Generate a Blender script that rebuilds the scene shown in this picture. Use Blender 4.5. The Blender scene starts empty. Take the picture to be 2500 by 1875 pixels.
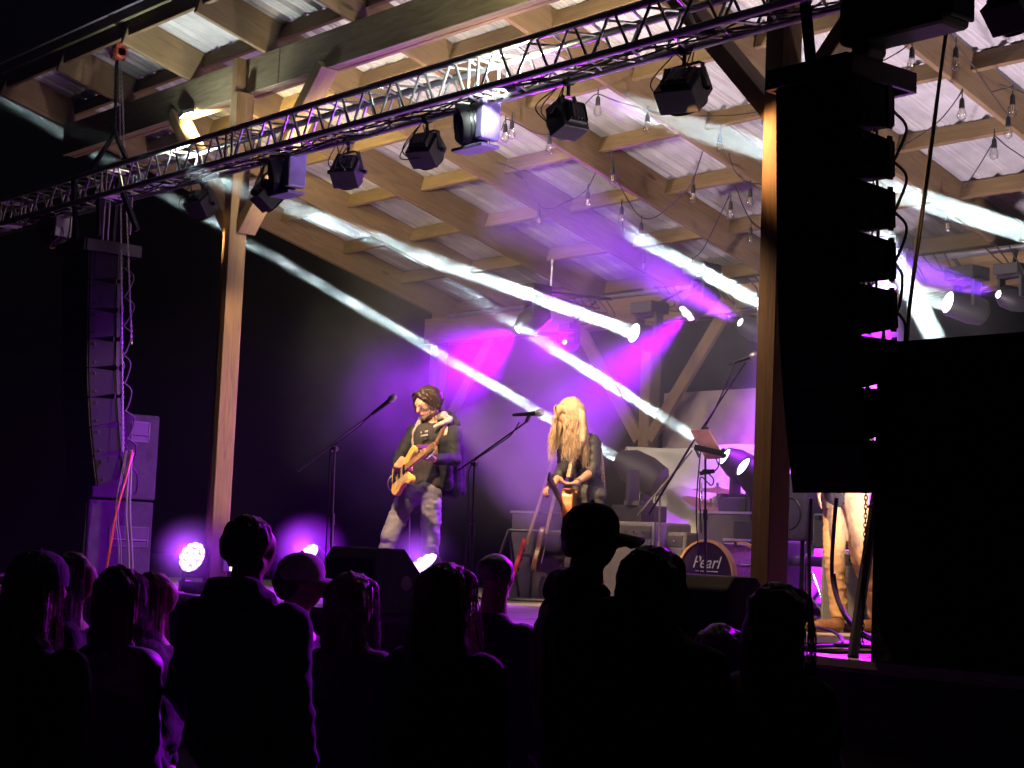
import bpy, bmesh, math, random
from mathutils import Vector, Matrix, Euler, noise
V = Vector
random.seed(7)
sc = bpy.context.scene
COL = sc.collection

# ------------------------------------------------------------------ camera, sky, exposure
FPX = 4247.0                                   # focal length in photo pixels (2500 wide)
YAW, PITCH, ROLL, SLOPE = map(math.radians, (50.56, 5.34, 2.45, 15.81))
CAM = V((0, 0, 1.65))
fw = V((-math.sin(YAW)*math.cos(PITCH), math.cos(YAW)*math.cos(PITCH), math.sin(PITCH)))
_rt = V((math.cos(YAW), math.sin(YAW), 0)); _up = _rt.cross(fw)
rt = _rt*math.cos(ROLL) + _up*math.sin(ROLL)
up = -_rt*math.sin(ROLL) + _up*math.cos(ROLL)
cd = bpy.data.cameras.new('camera'); cam = bpy.data.objects.new('camera', cd); COL.objects.link(cam)
cd.sensor_width = 36; cd.lens = 36*FPX/2500; cd.clip_start = 0.1; cd.clip_end = 500
m = Matrix((rt, up, -fw)).transposed().to_4x4(); m.translation = CAM
cam.matrix_world = m
sc.camera = cam

w = bpy.data.worlds.new("World"); sc.world = w; w.use_nodes = True
wn = w.node_tree.nodes; bg = wn['Background']
sky = wn.new('ShaderNodeTexSky'); sky.sky_type = 'NISHITA'; sky.sun_disc = False
sky.sun_elevation = math.radians(-5); sky.sun_rotation = math.radians(200)
w.node_tree.links.new(sky.outputs[0], bg.inputs[0]); bg.inputs[1].default_value = 0.1

sc.view_settings.view_transform = 'Standard'; sc.view_settings.look = 'None'
sc.view_settings.exposure = 0; sc.view_settings.gamma = 1
cy = sc.cycles
cy.use_denoising = True; cy.max_bounces = 4; cy.diffuse_bounces = 2; cy.glossy_bounces = 2
cy.transmission_bounces = 3; cy.transparent_max_bounces = 24; cy.volume_bounces = 0
cy.sample_clamp_indirect = 2.0; cy.sample_clamp_direct = 0
cy.volume_step_rate = 1.0; cy.volume_max_steps = 256; cy.use_light_tree = True
cy.caustics_reflective = False; cy.caustics_refractive = False

# ------------------------------------------------------------------ pixel helpers (photo pixels -> metres)
ST = 1.175                                     # stage floor height
def ray(px, py): return fw + rt*((px-1250)/FPX) - up*((py-937.5)/FPX)
def at(px, py, t): return CAM + ray(px, py)*t
def atY(px, py, Y): d = ray(px, py); return CAM + d*(Y/d.y)
def atX(px, py, X): d = ray(px, py); return CAM + d*(X/d.x)
def atZ(px, py, Z): d = ray(px, py); return CAM + d*((Z-CAM.z)/d.z)
TN = math.tan(SLOPE); ZT = 5.48; YH = 7.0
def roofz(Y, off=0.0): return ZT + off - TN*(Y-YH)
def atroof(px, py, off=0.0):
    d = ray(px, py); return CAM + d*((ZT+off+TN*YH-CAM.z)/(d.z+TN*d.y))

# ------------------------------------------------------------------ materials
MATS = {}
def newmat(name):
    m = bpy.data.materials.new(name); m.use_nodes = True; MATS[name] = m
    nt = m.node_tree; return m, nt, nt.nodes['Principled BSDF']
def mat(name, col, rough=.6, metal=0., noise_amt=.15, scale=12., bump=0., bscale=40., spec=.5, trans=0., emis=None, estr=0.):
    m, nt, b = newmat(name); N = nt.nodes; L = nt.links
    b.inputs['Roughness'].default_value = rough; b.inputs['Metallic'].default_value = metal
    b.inputs['Specular IOR Level'].default_value = spec
    b.inputs['Transmission Weight'].default_value = trans
    tc = N.new('ShaderNodeTexCoord')
    nz = N.new('ShaderNodeTexNoise'); nz.inputs['Scale'].default_value = scale; nz.inputs['Detail'].default_value = 4
    L.new(tc.outputs['Object'], nz.inputs['Vector'])
    rp = N.new('ShaderNodeValToRGB')
    c = V(col); lo = [max(0, x*(1-noise_amt*1.6)) for x in c]; hi = [min(1, x*(1+noise_amt)) for x in c]
    rp.color_ramp.elements[0].position = .3; rp.color_ramp.elements[1].position = .7
    rp.color_ramp.elements[0].color = (*lo, 1); rp.color_ramp.elements[1].color = (*hi, 1)
    L.new(nz.outputs['Fac'], rp.inputs[0]); L.new(rp.outputs[0], b.inputs['Base Color'])
    if bump:
        n2 = N.new('ShaderNodeTexNoise'); n2.inputs['Scale'].default_value = bscale; n2.inputs['Detail'].default_value = 3
        L.new(tc.outputs['Object'], n2.inputs['Vector'])
        bp = N.new('ShaderNodeBump'); bp.inputs['Strength'].default_value = bump; bp.inputs['Distance'].default_value = .02
        L.new(n2.outputs['Fac'], bp.inputs['Height']); L.new(bp.outputs[0], b.inputs['Normal'])
    if emis:
        b.inputs['Emission Color'].default_value = (*emis, 1); b.inputs['Emission Strength'].default_value = estr
    return m
def wood(name, dark, light, knots=True, rough=.7):
    m, nt, b = newmat(name); N = nt.nodes; L = nt.links
    tc = N.new('ShaderNodeTexCoord'); oi = N.new('ShaderNodeObjectInfo')
    add = N.new('ShaderNodeVectorMath'); add.operation = 'ADD'
    sc3 = N.new('ShaderNodeVectorMath'); sc3.operation = 'SCALE'; sc3.inputs['Scale'].default_value = 37.
    L.new(oi.outputs['Random'], sc3.inputs[0]); L.new(tc.outputs['Object'], add.inputs[0]); L.new(sc3.outputs[0], add.inputs[1])
    mp = N.new('ShaderNodeMapping'); mp.inputs['Scale'].default_value = (.5, 5., 5.)
    L.new(add.outputs[0], mp.inputs[0])
    wv = N.new('ShaderNodeTexNoise'); wv.inputs['Scale'].default_value = 4.5; wv.inputs['Detail'].default_value = 5; wv.inputs['Distortion'].default_value = 1.6
    L.new(mp.outputs[0], wv.inputs['Vector'])
    rp = N.new('ShaderNodeValToRGB'); e = rp.color_ramp.elements
    e[0].position = .22; e[0].color = (*dark, 1); e[1].position = .70; e[1].color = (*light, 1)
    L.new(wv.outputs['Fac'], rp.inputs[0])
    big = N.new('ShaderNodeTexNoise'); big.inputs['Scale'].default_value = 1.3
    L.new(add.outputs[0], big.inputs['Vector'])
    mx = N.new('ShaderNodeMix'); mx.data_type = 'RGBA'; mx.blend_type = 'MULTIPLY'; mx.inputs[0].default_value = .55
    L.new(rp.outputs[0], mx.inputs[6])
    r2 = N.new('ShaderNodeValToRGB'); r2.color_ramp.elements[0].position = .3; r2.color_ramp.elements[1].position = .7
    r2.color_ramp.elements[0].color = (.55, .5, .42, 1); r2.color_ramp.elements[1].color = (1, 1, 1, 1)
    L.new(big.outputs['Fac'], r2.inputs[0]); L.new(r2.outputs[0], mx.inputs[7])
    last = mx.outputs[2]
    if knots:
        vo = N.new('ShaderNodeTexVoronoi'); vo.inputs['Scale'].default_value = 1.7; vo.inputs['Randomness'].default_value = 1
        m2 = N.new('ShaderNodeMapping'); m2.inputs['Scale'].default_value = (.55, 1.9, 1.9)
        L.new(add.outputs[0], m2.inputs[0]); L.new(m2.outputs[0], vo.inputs['Vector'])
        r3 = N.new('ShaderNodeValToRGB'); r3.color_ramp.elements[0].position = .04; r3.color_ramp.elements[1].position = .075
        r3.color_ramp.elements[0].color = (.25, .15, .08, 1); r3.color_ramp.elements[1].color = (1, 1, 1, 1)
        L.new(vo.outputs['Distance'], r3.inputs[0])
        m3 = N.new('ShaderNodeMix'); m3.data_type = 'RGBA'; m3.blend_type = 'MULTIPLY'; m3.inputs[0].default_value = .8
        L.new(last, m3.inputs[6]); L.new(r3.outputs[0], m3.inputs[7]); last = m3.outputs[2]
    L.new(last, b.inputs['Base Color']); b.inputs['Roughness'].default_value = rough
    bp = N.new('ShaderNodeBump'); bp.inputs['Strength'].default_value = .25; bp.inputs['Distance'].default_value = .01
    L.new(wv.outputs['Fac'], bp.inputs['Height']); L.new(bp.outputs[0], b.inputs['Normal'])
    return m
def emit(name, col, s):
    m = bpy.data.materials.new(name); m.use_nodes = True; nt = m.node_tree; nt.nodes.clear()
    e = nt.nodes.new('ShaderNodeEmission'); o = nt.nodes.new('ShaderNodeOutputMaterial')
    e.inputs[0].default_value = (*col, 1); e.inputs[1].default_value = s
    nt.links.new(e.outputs[0], o.inputs[0]); MATS[name] = m; return m
def smoke(name, dens, nscale=0., lo=.35, hi=.7, aniso=.0, floor=.15, stretch=None, col=(.9,.93,1), soft=False, fade=0.):
    """pale scattering smoke; nscale>0 breaks it up into drifting wisps"""
    m = bpy.data.materials.new(name); m.use_nodes = True; nt = m.node_tree; nt.nodes.clear()
    p = nt.nodes.new('ShaderNodeVolumePrincipled'); o = nt.nodes.new('ShaderNodeOutputMaterial')
    p.inputs['Color'].default_value = (*col, 1); p.inputs['Anisotropy'].default_value = aniso
    p.inputs['Density'].default_value = dens
    if nscale:
        tc = nt.nodes.new('ShaderNodeTexCoord'); nz = nt.nodes.new('ShaderNodeTexNoise')
        nz.inputs['Scale'].default_value = nscale; nz.inputs['Detail'].default_value = 5; nz.inputs['Roughness'].default_value = .6
        src = tc.outputs['Object']
        if stretch:
            mp = nt.nodes.new('ShaderNodeMapping'); mp.inputs['Scale'].default_value = stretch
            nt.links.new(src, mp.inputs[0]); src = mp.outputs[0]
        nt.links.new(src, nz.inputs['Vector'])
        mr = nt.nodes.new('ShaderNodeMapRange'); mr.interpolation_type = 'SMOOTHSTEP'
        mr.inputs[1].default_value = lo; mr.inputs[2].default_value = hi
        mr.inputs[3].default_value = dens*floor; mr.inputs[4].default_value = dens
        nt.links.new(nz.outputs['Fac'], mr.inputs[0]); last = mr.outputs[0]
        def mul(a, b_):
            q = nt.nodes.new('ShaderNodeMath'); q.operation = 'MULTIPLY'; nt.links.new(a, q.inputs[0]); nt.links.new(b_, q.inputs[1]); return q.outputs[0]
        if soft:                                        # thins out towards the rim of the cloud
            sb = nt.nodes.new('ShaderNodeVectorMath'); sb.operation = 'SUBTRACT'; sb.inputs[1].default_value = (.5,.5,.5)
            ln = nt.nodes.new('ShaderNodeVectorMath'); ln.operation = 'LENGTH'
            nt.links.new(tc.outputs['Generated'], sb.inputs[0]); nt.links.new(sb.outputs[0], ln.inputs[0])
            m2 = nt.nodes.new('ShaderNodeMapRange'); m2.interpolation_type = 'SMOOTHSTEP'
            m2.inputs[1].default_value = .5; m2.inputs[2].default_value = .12; m2.inputs[3].default_value = 0; m2.inputs[4].default_value = 1
            nt.links.new(ln.outputs['Value'], m2.inputs[0]); last = mul(last, m2.outputs[0])
        if fade:                                        # smoke thinned along the shaft so the beam dims
            sp_ = nt.nodes.new('ShaderNodeSeparateXYZ'); nt.links.new(tc.outputs['Generated'], sp_.inputs[0])
            m3 = nt.nodes.new('ShaderNodeMapRange'); m3.inputs[1].default_value = 0; m3.inputs[2].default_value = 1
            m3.inputs[3].default_value = 1; m3.inputs[4].default_value = 1-fade
            nt.links.new(sp_.outputs[2], m3.inputs[0]); last = mul(last, m3.outputs[0])
        nt.links.new(last, p.inputs['Density'])
    nt.links.new(p.outputs[0], o.inputs['Volume']); MATS[name] = m
    return m

WOOD = wood('pine_timber', (.125, .080, .038), (.215, .141, .067))
WOODW = wood('weathered_timber', (.10, .08, .045), (.22, .18, .11))
PLY = mat('plywood_sheet', (.36, .30, .29), .75, 0, .14, 5, .1)
BLACK = mat('matt_black', (.012, .012, .014), .55, 0, .2, 20)
BLACKM = mat('black_metal', (.015, .015, .017), .38, .3, .2, 30)
DARKG = mat('dark_grey_plastic', (.035, .035, .04), .5)
ALU = mat('aluminium', (.62, .62, .64), .32, .9, .06, 30)
STEEL = mat('steel_chain', (.45, .45, .47), .35, .9, .1, 40)
CHROME = mat('chrome', (.8, .8, .82), .12, 1., .03)
CABLE = mat('black_rubber', (.012, .012, .012), .6, 0, .1)
RED = mat('red_paint', (.45, .07, .03), .45, 0, .25, 18)
ORANGE = mat('orange_jacket', (.30, .06, .02), .5)
WHITE = mat('white_cloth', (.62, .62, .6), .85, 0, .08, 3, .25, 5)
GREYCL = mat('grey_tolex', (.12, .12, .13), .8, 0, .2, 60, .3, 120)
EARTH = mat('trodden_grass', (.035, .04, .02), .95, 0, .5, 9, .6, 30)
SKIRT = mat('stage_skirt_boards', (.06, .055, .06), .8, 0, .3, 4)
SKIN = mat('skin', (.50, .28, .19), .5, 0, .08, 14)
LENSW = emit('lit_white_lens', (.93, 1., .97), 9)
LENSP = emit('lit_purple_lens', (.55, .12, 1.), 14)
LENSPW = emit('lit_violet_led', (.72, .34, 1.), 7)

# ------------------------------------------------------------------ mesh builder
class MB:
    def __init__(s): s.v = []; s.f = []
    def add(s, verts, faces, M=None):
        b = len(s.v)
        s.v.extend([(M @ V(p)) if M is not None else V(p) for p in verts])
        s.f.extend([tuple(b+i for i in f) for f in faces]); return s
    def box(s, c, d, M=None, R=None):
        c = V(c); hx, hy, hz = d[0]/2, d[1]/2, d[2]/2
        vs = [V((x*hx, y*hy, z*hz)) for x in (-1, 1) for y in (-1, 1) for z in (-1, 1)]
        if R is not None: vs = [R @ p for p in vs]
        vs = [c+p for p in vs]
        return s.add(vs, [(0,1,3,2),(4,6,7,5),(0,4,5,1),(2,3,7,6),(0,2,6,4),(1,5,7,3)], M)
    def bar(s, a, b, w, h, upv=(0,0,1), M=None):
        a, b = V(a), V(b); x = (b-a).normalized(); y = V(upv).cross(x)
        if y.length < 1e-4: y = V((0,1,0)).cross(x)
        y.normalize(); z = x.cross(y)
        R = Matrix((x, y, z)).transposed()
        return s.box((a+b)/2, ((b-a).length, w, h), M, R)
    def tube(s, pts, r, n=8, cap=True, M=None):
        pts = [V(p) for p in pts]; rr = r if isinstance(r, (list, tuple)) else [r]*len(pts)
        vs = []; prev = None
        for i, p in enumerate(pts):
            d = (pts[min(i+1, len(pts)-1)] - pts[max(i-1, 0)])
            d = d.normalized() if d.length > 1e-9 else V((0,0,1))
            if prev is None: u = d.orthogonal().normalized()
            else:
                u = prev - d*prev.dot(d); u = u.normalized() if u.length > 1e-6 else d.orthogonal().normalized()
            prev = u; w = d.cross(u)
            for k in range(n):
                a = 2*math.pi*k/n; vs.append(p + (u*math.cos(a) + w*math.sin(a))*rr[i])
        fs = [(i*n+k, i*n+(k+1)%n, (i+1)*n+(k+1)%n, (i+1)*n+k) for i in range(len(pts)-1) for k in range(n)]
        if cap: fs += [tuple(range(n-1, -1, -1)), tuple((len(pts)-1)*n+k for k in range(n))]
        return s.add(vs, fs, M)
    def lathe(s, prof, n=24, M=None, cap=True):        # prof: (radius, height) along local z
        vs = [V((r*math.cos(2*math.pi*k/n), r*math.sin(2*math.pi*k/n), z)) for r, z in prof for k in range(n)]
        fs = [(i*n+k, i*n+(k+1)%n, (i+1)*n+(k+1)%n, (i+1)*n+k) for i in range(len(prof)-1) for k in range(n)]
        if cap: fs += [tuple(range(n-1, -1, -1)), tuple((len(prof)-1)*n+k for k in range(n))]
        return s.add(vs, fs, M)
    def prism(s, outline, z0, z1, M=None):             # outline in local xy
        n = len(outline); vs = [V((x, y, z0)) for x, y in outline] + [V((x, y, z1)) for x, y in outline]
        return s.add(vs, [tuple(range(n-1, -1, -1)), tuple(range(n, 2*n))] + [(i, (i+1) % n, n+(i+1) % n, n+i) for i in range(n)], M)
    def ball(s, c, r, M=None, sub=2):
        bm = bmesh.new(); bmesh.ops.create_icosphere(bm, subdivisions=sub, radius=1)
        rr = r if isinstance(r, (tuple, list, Vector)) else (r, r, r)
        c = V(c); vs = [c + V((p.co.x*rr[0], p.co.y*rr[1], p.co.z*rr[2])) for p in bm.verts]
        fs = [tuple(q.index for q in f.verts) for f in bm.faces]; bm.free()
        return s.add(vs, fs, M)
    def build(s, name, material, parent=None, smooth=False, bevel=0., world=True):
        me = bpy.data.meshes.new(name)
        o = bpy.data.objects.new(name, me); COL.objects.link(o)
        off = V((0,0,0))
        if parent is None:                              # origin at the thing's base
            xs = [p.x for p in s.v]; ys = [p.y for p in s.v]; zs = [p.z for p in s.v]
            off = V(((min(xs)+max(xs))/2, (min(ys)+max(ys))/2, min(zs))); o.location = off
        else:
            o.parent = parent
            if world: off = V(parent['_o']) if '_o' in parent else V((0,0,0))
        me.from_pydata([p-off for p in s.v], [], s.f)
        bm = bmesh.new(); bm.from_mesh(me); bmesh.ops.recalc_face_normals(bm, faces=bm.faces); bm.to_mesh(me); bm.free()
        me.materials.append(material)
        if smooth:
            me.polygons.foreach_set('use_smooth', [True]*len(me.polygons))
            md = o.modifiers.new('es', 'EDGE_SPLIT'); md.split_angle = math.radians(40)
        if bevel:
            bv = o.modifiers.new('bevel', 'BEVEL'); bv.width = bevel; bv.segments = 2; bv.limit_method = 'ANGLE'
        return o
def tag(o, label=None, cat=None, group=None, kind=None):
    if label: o['label'] = label
    if cat: o['category'] = cat
    if group: o['group'] = group
    if kind: o['kind'] = kind
    return o
def thing(name, loc, label, cat, group=None):
    """Empty at the base of a thing; parts are given in world metres and stored relative to it"""
    o = bpy.data.objects.new(name, None); COL.objects.link(o); o.location = loc; o['_o'] = tuple(loc)
    o.empty_display_size = .1
    return tag(o, label, cat, group)
def sub(o):                                            # lets a part carry sub-parts given in world metres
    p = o.parent; o['_o'] = tuple(p['_o']) if (p and '_o' in p) else tuple(o.location); return o
def timber(name, a, b, w, h, material, parent, upv=(0,0,1), tail=0.):
    """one plank from a to b, its own x axis along the grain"""
    a, b = V(a), V(b); x = (b-a).normalized(); y = V(upv).cross(x)
    if y.length < 1e-4: y = V((0,1,0)).cross(x)
    y.normalize(); z = x.cross(y)
    me = bpy.data.meshes.new(name); L = (b-a).length
    o = bpy.data.objects.new(name, me); COL.objects.link(o)
    t = MB().box((0,0,0), (L, w, h)); me.from_pydata(t.v, [], t.f); me.materials.append(material)
    bm = bmesh.new(); bm.from_mesh(me); bmesh.ops.recalc_face_normals(bm, faces=bm.faces); bm.to_mesh(me); bm.free()
    M = Matrix((x, y, z)).transposed().to_4x4(); M.translation = (a+b)/2 - V(parent['_o'])
    o.parent = parent; o.matrix_basis = M
    bv = o.modifiers.new('bevel', 'BEVEL'); bv.width = .004; bv.segments = 1
    return o
def spot(name, loc, target, energy, col, deg, blend=.3, size=.03, parent=None):
    d = bpy.data.lights.new(name, 'SPOT'); d.energy = energy; d.color = col; d.spot_size = math.radians(deg); d.spot_blend = blend
    d.shadow_soft_size = size
    o = bpy.data.objects.new(name, d); COL.objects.link(o)
    q = (V(target)-V(loc)).to_track_quat('-Z', 'Y')
    o.rotation_euler = q.to_euler(); o.location = V(loc)
    if parent is not None:
        o.parent = parent; o.location = V(loc) - V(parent['_o'])
    return o

# ------------------------------------------------------------------ the setting: ground, stage, night air
g = MB(); n = 40
for i in range(n+1):
    for j in range(n+1):
        g.v.append(V((-120+200*i/n, -60+200*j/n, 0)))
g.f = [(i*(n+1)+j, (i+1)*(n+1)+j, (i+1)*(n+1)+j+1, i*(n+1)+j+1) for i in range(n) for j in range(n)]
ground = tag(g.build('ground', EARTH), kind='structure')

SX0, SX1, SY0, SY1 = -16.6, -1.0, 6.76, 12.3
DECK = wood('stage_deck_boards', (.30, .26, .24), (.48, .42, .40), knots=False, rough=.5)
deck = thing('stage', (-9, SY0, 0), 'low black-skirted wooden stage the band stands on', 'stage')
nb = 14
for i in range(nb):
    x0 = SX0 + (SX1-SX0)*i/nb; x1 = SX0 + (SX1-SX0)*(i+1)/nb
    o = timber('deck_board', ((x0+x1)/2, SY0, ST-.03), ((x0+x1)/2, SY1, ST-.03), x1-x0-.006, .06, DECK, deck)
MB().box(((SX0+SX1)/2, SY0+.02, (ST-.062)/2), (SX1-SX0-.02, .03, ST-.066)).build('skirt', SKIRT, deck)
MB().box(((SX0+SX1)/2, SY0-.012, ST-.02), (SX1-SX0, .02, .04)).build('edge_trim', mat('pale_edge_strip', (.4,.36,.36), .5), deck)
MB().box((SX0+.05, (SY0+SY1)/2, (ST-.062)/2), (.05, SY1-SY0-.1, ST-.066)).build('side_panel', SKIRT, deck)

# ------------------------------------------------------------------ the open timber pavilion over the stage
pav = thing('pavilion', (-9, 9, 0), 'open timber pavilion with ribbed metal roof over the stage', 'pavilion')
RX0, RD = -15.44, 1.2255
YF, YB = 6.40, 12.02
cs, sn = math.cos(SLOPE), math.sin(SLOPE)
RW, RH = .045, .286
NR = 13
for k in range(NR):
    X = RX0 + RD*k - RW/2
    a = V((X, YF, roofz(YF)+RH/2/cs)); b = V((X, YB, roofz(YB)+RH/2/cs))
    timber('rafter', a, b, RW if k not in (0,) else .06, RH, WOOD, pav, upv=(0, sn, cs))
prow = [7.12+.79*i for i in range(7)]
for k in range(NR-1):
    xa = RX0 + RD*k + .001; xb = RX0 + RD*(k+1) - RW - .001
    for Y in prow:
        Yc = Y + .02
        zc = roofz(Yc, .15) + .07/cs
        timber('purlin', (xa, Yc, zc), (xb, Yc, zc), .04, .135, WOOD, pav, upv=(0, sn, cs))
# fascia and drip edge along the front eave
FX0, FX1 = RX0-.03, RX0+RD*(NR-1)+.1
timber('fascia', (FX0, YF-.022, roofz(YF, RH-.03)), (FX1, YF-.022, roofz(YF, RH-.03)), .04, .10, WOODW, pav)
for k in range(NR-1):
    timber('eave_block', (RX0+RD*k+.001, YF+.03, roofz(YF, .175)), (RX0+RD*(k+1)-RW-.001, YF+.03, roofz(YF, .175)), .04, .19, WOOD, pav)
MB().box(((FX0+FX1)/2, YF-.078, roofz(YF, RH+.035)), (FX1-FX0, .03, .085)).build('eave_trim', mat('painted_eave_trim', (.20,.17,.22), .5, .2), pav)
m, nt, b = newmat('galvanised_roof_sheet'); METAL = m
b.inputs['Metallic'].default_value = .12; b.inputs['Roughness'].default_value = .45
N = nt.nodes; L = nt.links
tc = N.new('ShaderNodeTexCoord'); nz = N.new('ShaderNodeTexNoise'); mp = N.new('ShaderNodeMapping'); mp.inputs['Scale'].default_value = (3, 3, 3)
L.new(tc.outputs['Object'], mp.inputs[0]); L.new(mp.outputs[0], nz.inputs['Vector']); nz.inputs['Scale'].default_value = 1.5; nz.inputs['Detail'].default_value = 6
rp = N.new('ShaderNodeValToRGB'); rp.color_ramp.elements[0].position = .3; rp.color_ramp.elements[1].position = .7
rp.color_ramp.elements[0].color = (.37, .36, .37, 1); rp.color_ramp.elements[1].color = (.50, .48, .50, 1)
L.new(nz.outputs['Fac'], rp.inputs[0]); L.new(rp.outputs[0], b.inputs['Base Color'])
mr = N.new('ShaderNodeMapRange'); mr.inputs[3].default_value = .42; mr.inputs[4].default_value = .68
L.new(nz.outputs['Fac'], mr.inputs[0]); L.new(mr.outputs[0], b.inputs['Roughness'])
def roof_sheet(x0, x1):
    t = MB(); z0 = RH + .004
    prof = []; x = x0
    rib = .2286; k0 = math.floor(x0/rib)
    xs = set([x0, x1])
    pts = []
    k = k0
    while k*rib < x1 + rib:
        c = k*rib
        for dx, h in ((-.045, 0), (-.018, .03), (.018, .03), (.045, 0), (.085, 0), (.095, .006), (.105, 0), (.13, 0), (.14, .006), (.15, 0)):
            if x0 < c+dx < x1: pts.append((c+dx, h))
        k += 1
    pts = [(x0, 0)] + sorted(pts) + [(x1, 0)]
    for Y in (YF-.07, YB+.05):
        for px, h in pts: t.v.append(V((px, Y+sn*(h), roofz(Y, (z0+.0)/cs)+h)))
    q = len(pts)
    t.f = [(i, i+1, q+i+1, q+i) for i in range(q-1)]
    o = t.build('roof_sheet', METAL, pav)
    sd = o.modifiers.new('thick', 'SOLIDIFY'); sd.thickness = .002; sd.offset = 1
    return o
for k in range(NR-1):
    roof_sheet(RX0 + RD*k - RW/2 + (0 if k else -.05), RX0 + RD*(k+1) - RW/2 - .001)
# header beam, two boards with the posts between
HZ0, HZ1 = 5.185, 5.478
PX = [-12.06, -6.28, -0.9]; PW = .14; PY = YH + .06
hx = [RX0+.02, -11.56, -7.6, -4.0, FX1-.1]
for i in range(len(hx)-1):
    timber('header', (hx[i], YH+.025+.004*(i % 2), (HZ0+HZ1)/2), (hx[i+1]-.004, YH+.025+.004*(i % 2), (HZ0+HZ1)/2), .045, HZ1-HZ0, WOODW, pav)
    timber('header', (hx[i], YH+.025+.10, (HZ0+HZ1)/2), (hx[i+1]-.004, YH+.025+.10, (HZ0+HZ1)/2), .045, HZ1-HZ0, WOOD, pav)
for i in range(len(hx)-1):
    timber('header_packing', (hx[i], YH+.075, HZ0+.02), (hx[i+1]-.004, YH+.075, HZ0+.02), .045, .034, WOOD, pav)
for X in PX:
    timber('post', (X-.035, YH-.035, 0), (X-.035, YH-.035, HZ1-.002), .07, .10, WOOD, pav, upv=(0,1,0))
    timber('post', (X+.042, YH-.03, 0), (X+.042, YH-.03, HZ0-.002), .072, .155, WOOD, pav, upv=(0,1,0))
    # knee braces
    for s in (-1, 1):
        timber('knee_brace', (X+s*.07, YH+.03, 4.07), (X+s*1.16, YH+.03, HZ0+.03), .10, .16, WOOD, pav, upv=(0,1,0))
# rear posts, header and braces
BY = 11.52
for X in (-15.3, -11.93, -6.4, -0.9):
    timber('post', (X, BY, 0), (X, BY, roofz(BY)-.01), .14, .14, WOOD, pav, upv=(0,1,0))
    for s in (-1, 1):
        if X < -15 and s < 0: continue
        timber('knee_brace', (X+s*.07, BY-.05, 2.72), (X+s*1.0, BY-.05, 3.86), .13, .045, WOOD, pav, upv=(0,1,0))
timber('rear_header', (RX0, BY-.09, 3.98), (FX1-.1, BY-.09, 3.98), .045, .286, WOOD, pav)
timber('rear_header', (RX0, BY+.09, 3.98), (FX1-.1, BY+.09, 3.98), .045, .286, WOOD, pav)
# plywood wall low at the back
for i in range(8):
    x0 = -11.86 + 1.22*i
    MB().box((x0+.609, BY+.13, (ST+3.17)/2), (1.216, .018, 3.17-ST)).build('wall_sheet', PLY, pav)

# ------------------------------------------------------------------ front lighting truss
TY0, TY1, TZ0, TZ1 = 6.45, 6.69, 4.445, 4.668
def truss(name, x0, x1, y0, y1, z0, z1, label, joints=(), rt_=.024, parent_loc=None):
    t = thing(name, ((x0+x1)/2, (y0+y1)/2, z0), label, 'truss')
    for y in (y0, y1):
        for z in (z0, z1):
            MB().tube([(x0, y, z), (x1, y, z)], rt_, 12).build('chord', ALU, t, True)
    cut = sorted([x0]+list(joints)+[x1])
    faces = [((y0, z0), (y0, z1)), ((y1, z0), (y1, z1)), ((y0, z0), (y1, z0)), ((y0, z1), (y1, z1))]
    for fi, (p, q) in enumerate(faces):
        mb = MB()
        for a, b in zip(cut[:-1], cut[1:]):
            L = b-a-.12; n = max(1, round(L/.33)); s = L/n
            for i in range(n):
                xa = a+.06+i*s; xm = xa+s*(.5); xb = xa+s
                mb.tube([(xa+.02, p[0], p[1]), (xm-.02, q[0], q[1])], .009, 6)
                mb.tube([(xm+.02, q[0], q[1]), (xb-.02, p[0], p[1])], .009, 6)
            for e in (a+.045, b-.045): mb.tube([(e, p[0], p[1]), (e, q[0], q[1])], .010, 6)
        mb.build('lacing', ALU, t, True)
    return t
truss('lighting_truss', -18.2, -3.2, TY0, TY1, TZ0, TZ1, 'long aluminium box truss carrying black lamps across the stage front',
      joints=(-15.5, -13.35, -11.3, -8.35, -5.5))

def curve_pts(pts, n=6):
    """Catmull-Rom through points"""
    P = [V(p) for p in pts]; P = [P[0]*2-P[1]] + P + [P[-1]*2-P[-2]]; out = []
    for i in range(1, len(P)-2):
        for k in range(n):
            t = k/n; a, b, c, d = P[i-1:i+3]
            out.append(.5*((2*b)+(c-a)*t+(2*a-5*b+4*c-d)*t*t+(3*b-3*c+d-a)*t**3))
    out.append(P[-2]); return out
def frame(d, upv=V((0,0,1))):
    z = V(d).normalized(); x = upv.cross(z).normalized(); y = z.cross(x)
    return Matrix((x, y, z)).transposed().to_4x4()       # local +z along d
CZ = TZ0 - .024
WARM = (1., .62, .30)
LWARM = emit('lit_warm_lens', (1., .55, .25), 3)
PURP = (.40, .0, 1.)
LITPLATE = mat('violet_lit_plate', (.17, .14, .30), .45)  # white plate with violet light put into its colour
def cables(mb, c, n=3, r=.12, rr=.004):
    for i in range(n):
        a = c+V((random.uniform(-.12,.12), random.uniform(-.05,.03), random.uniform(-.01,.05)))
        b = c+V((random.uniform(-.10,.10), random.uniform(-.05,.05), -.24))
        mid = (a+b)/2+V((random.uniform(-r, r), random.uniform(-r,.05), random.uniform(-.12,0)))
        mb.tube(curve_pts([a, mid, b]), rr, 5)
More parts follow.
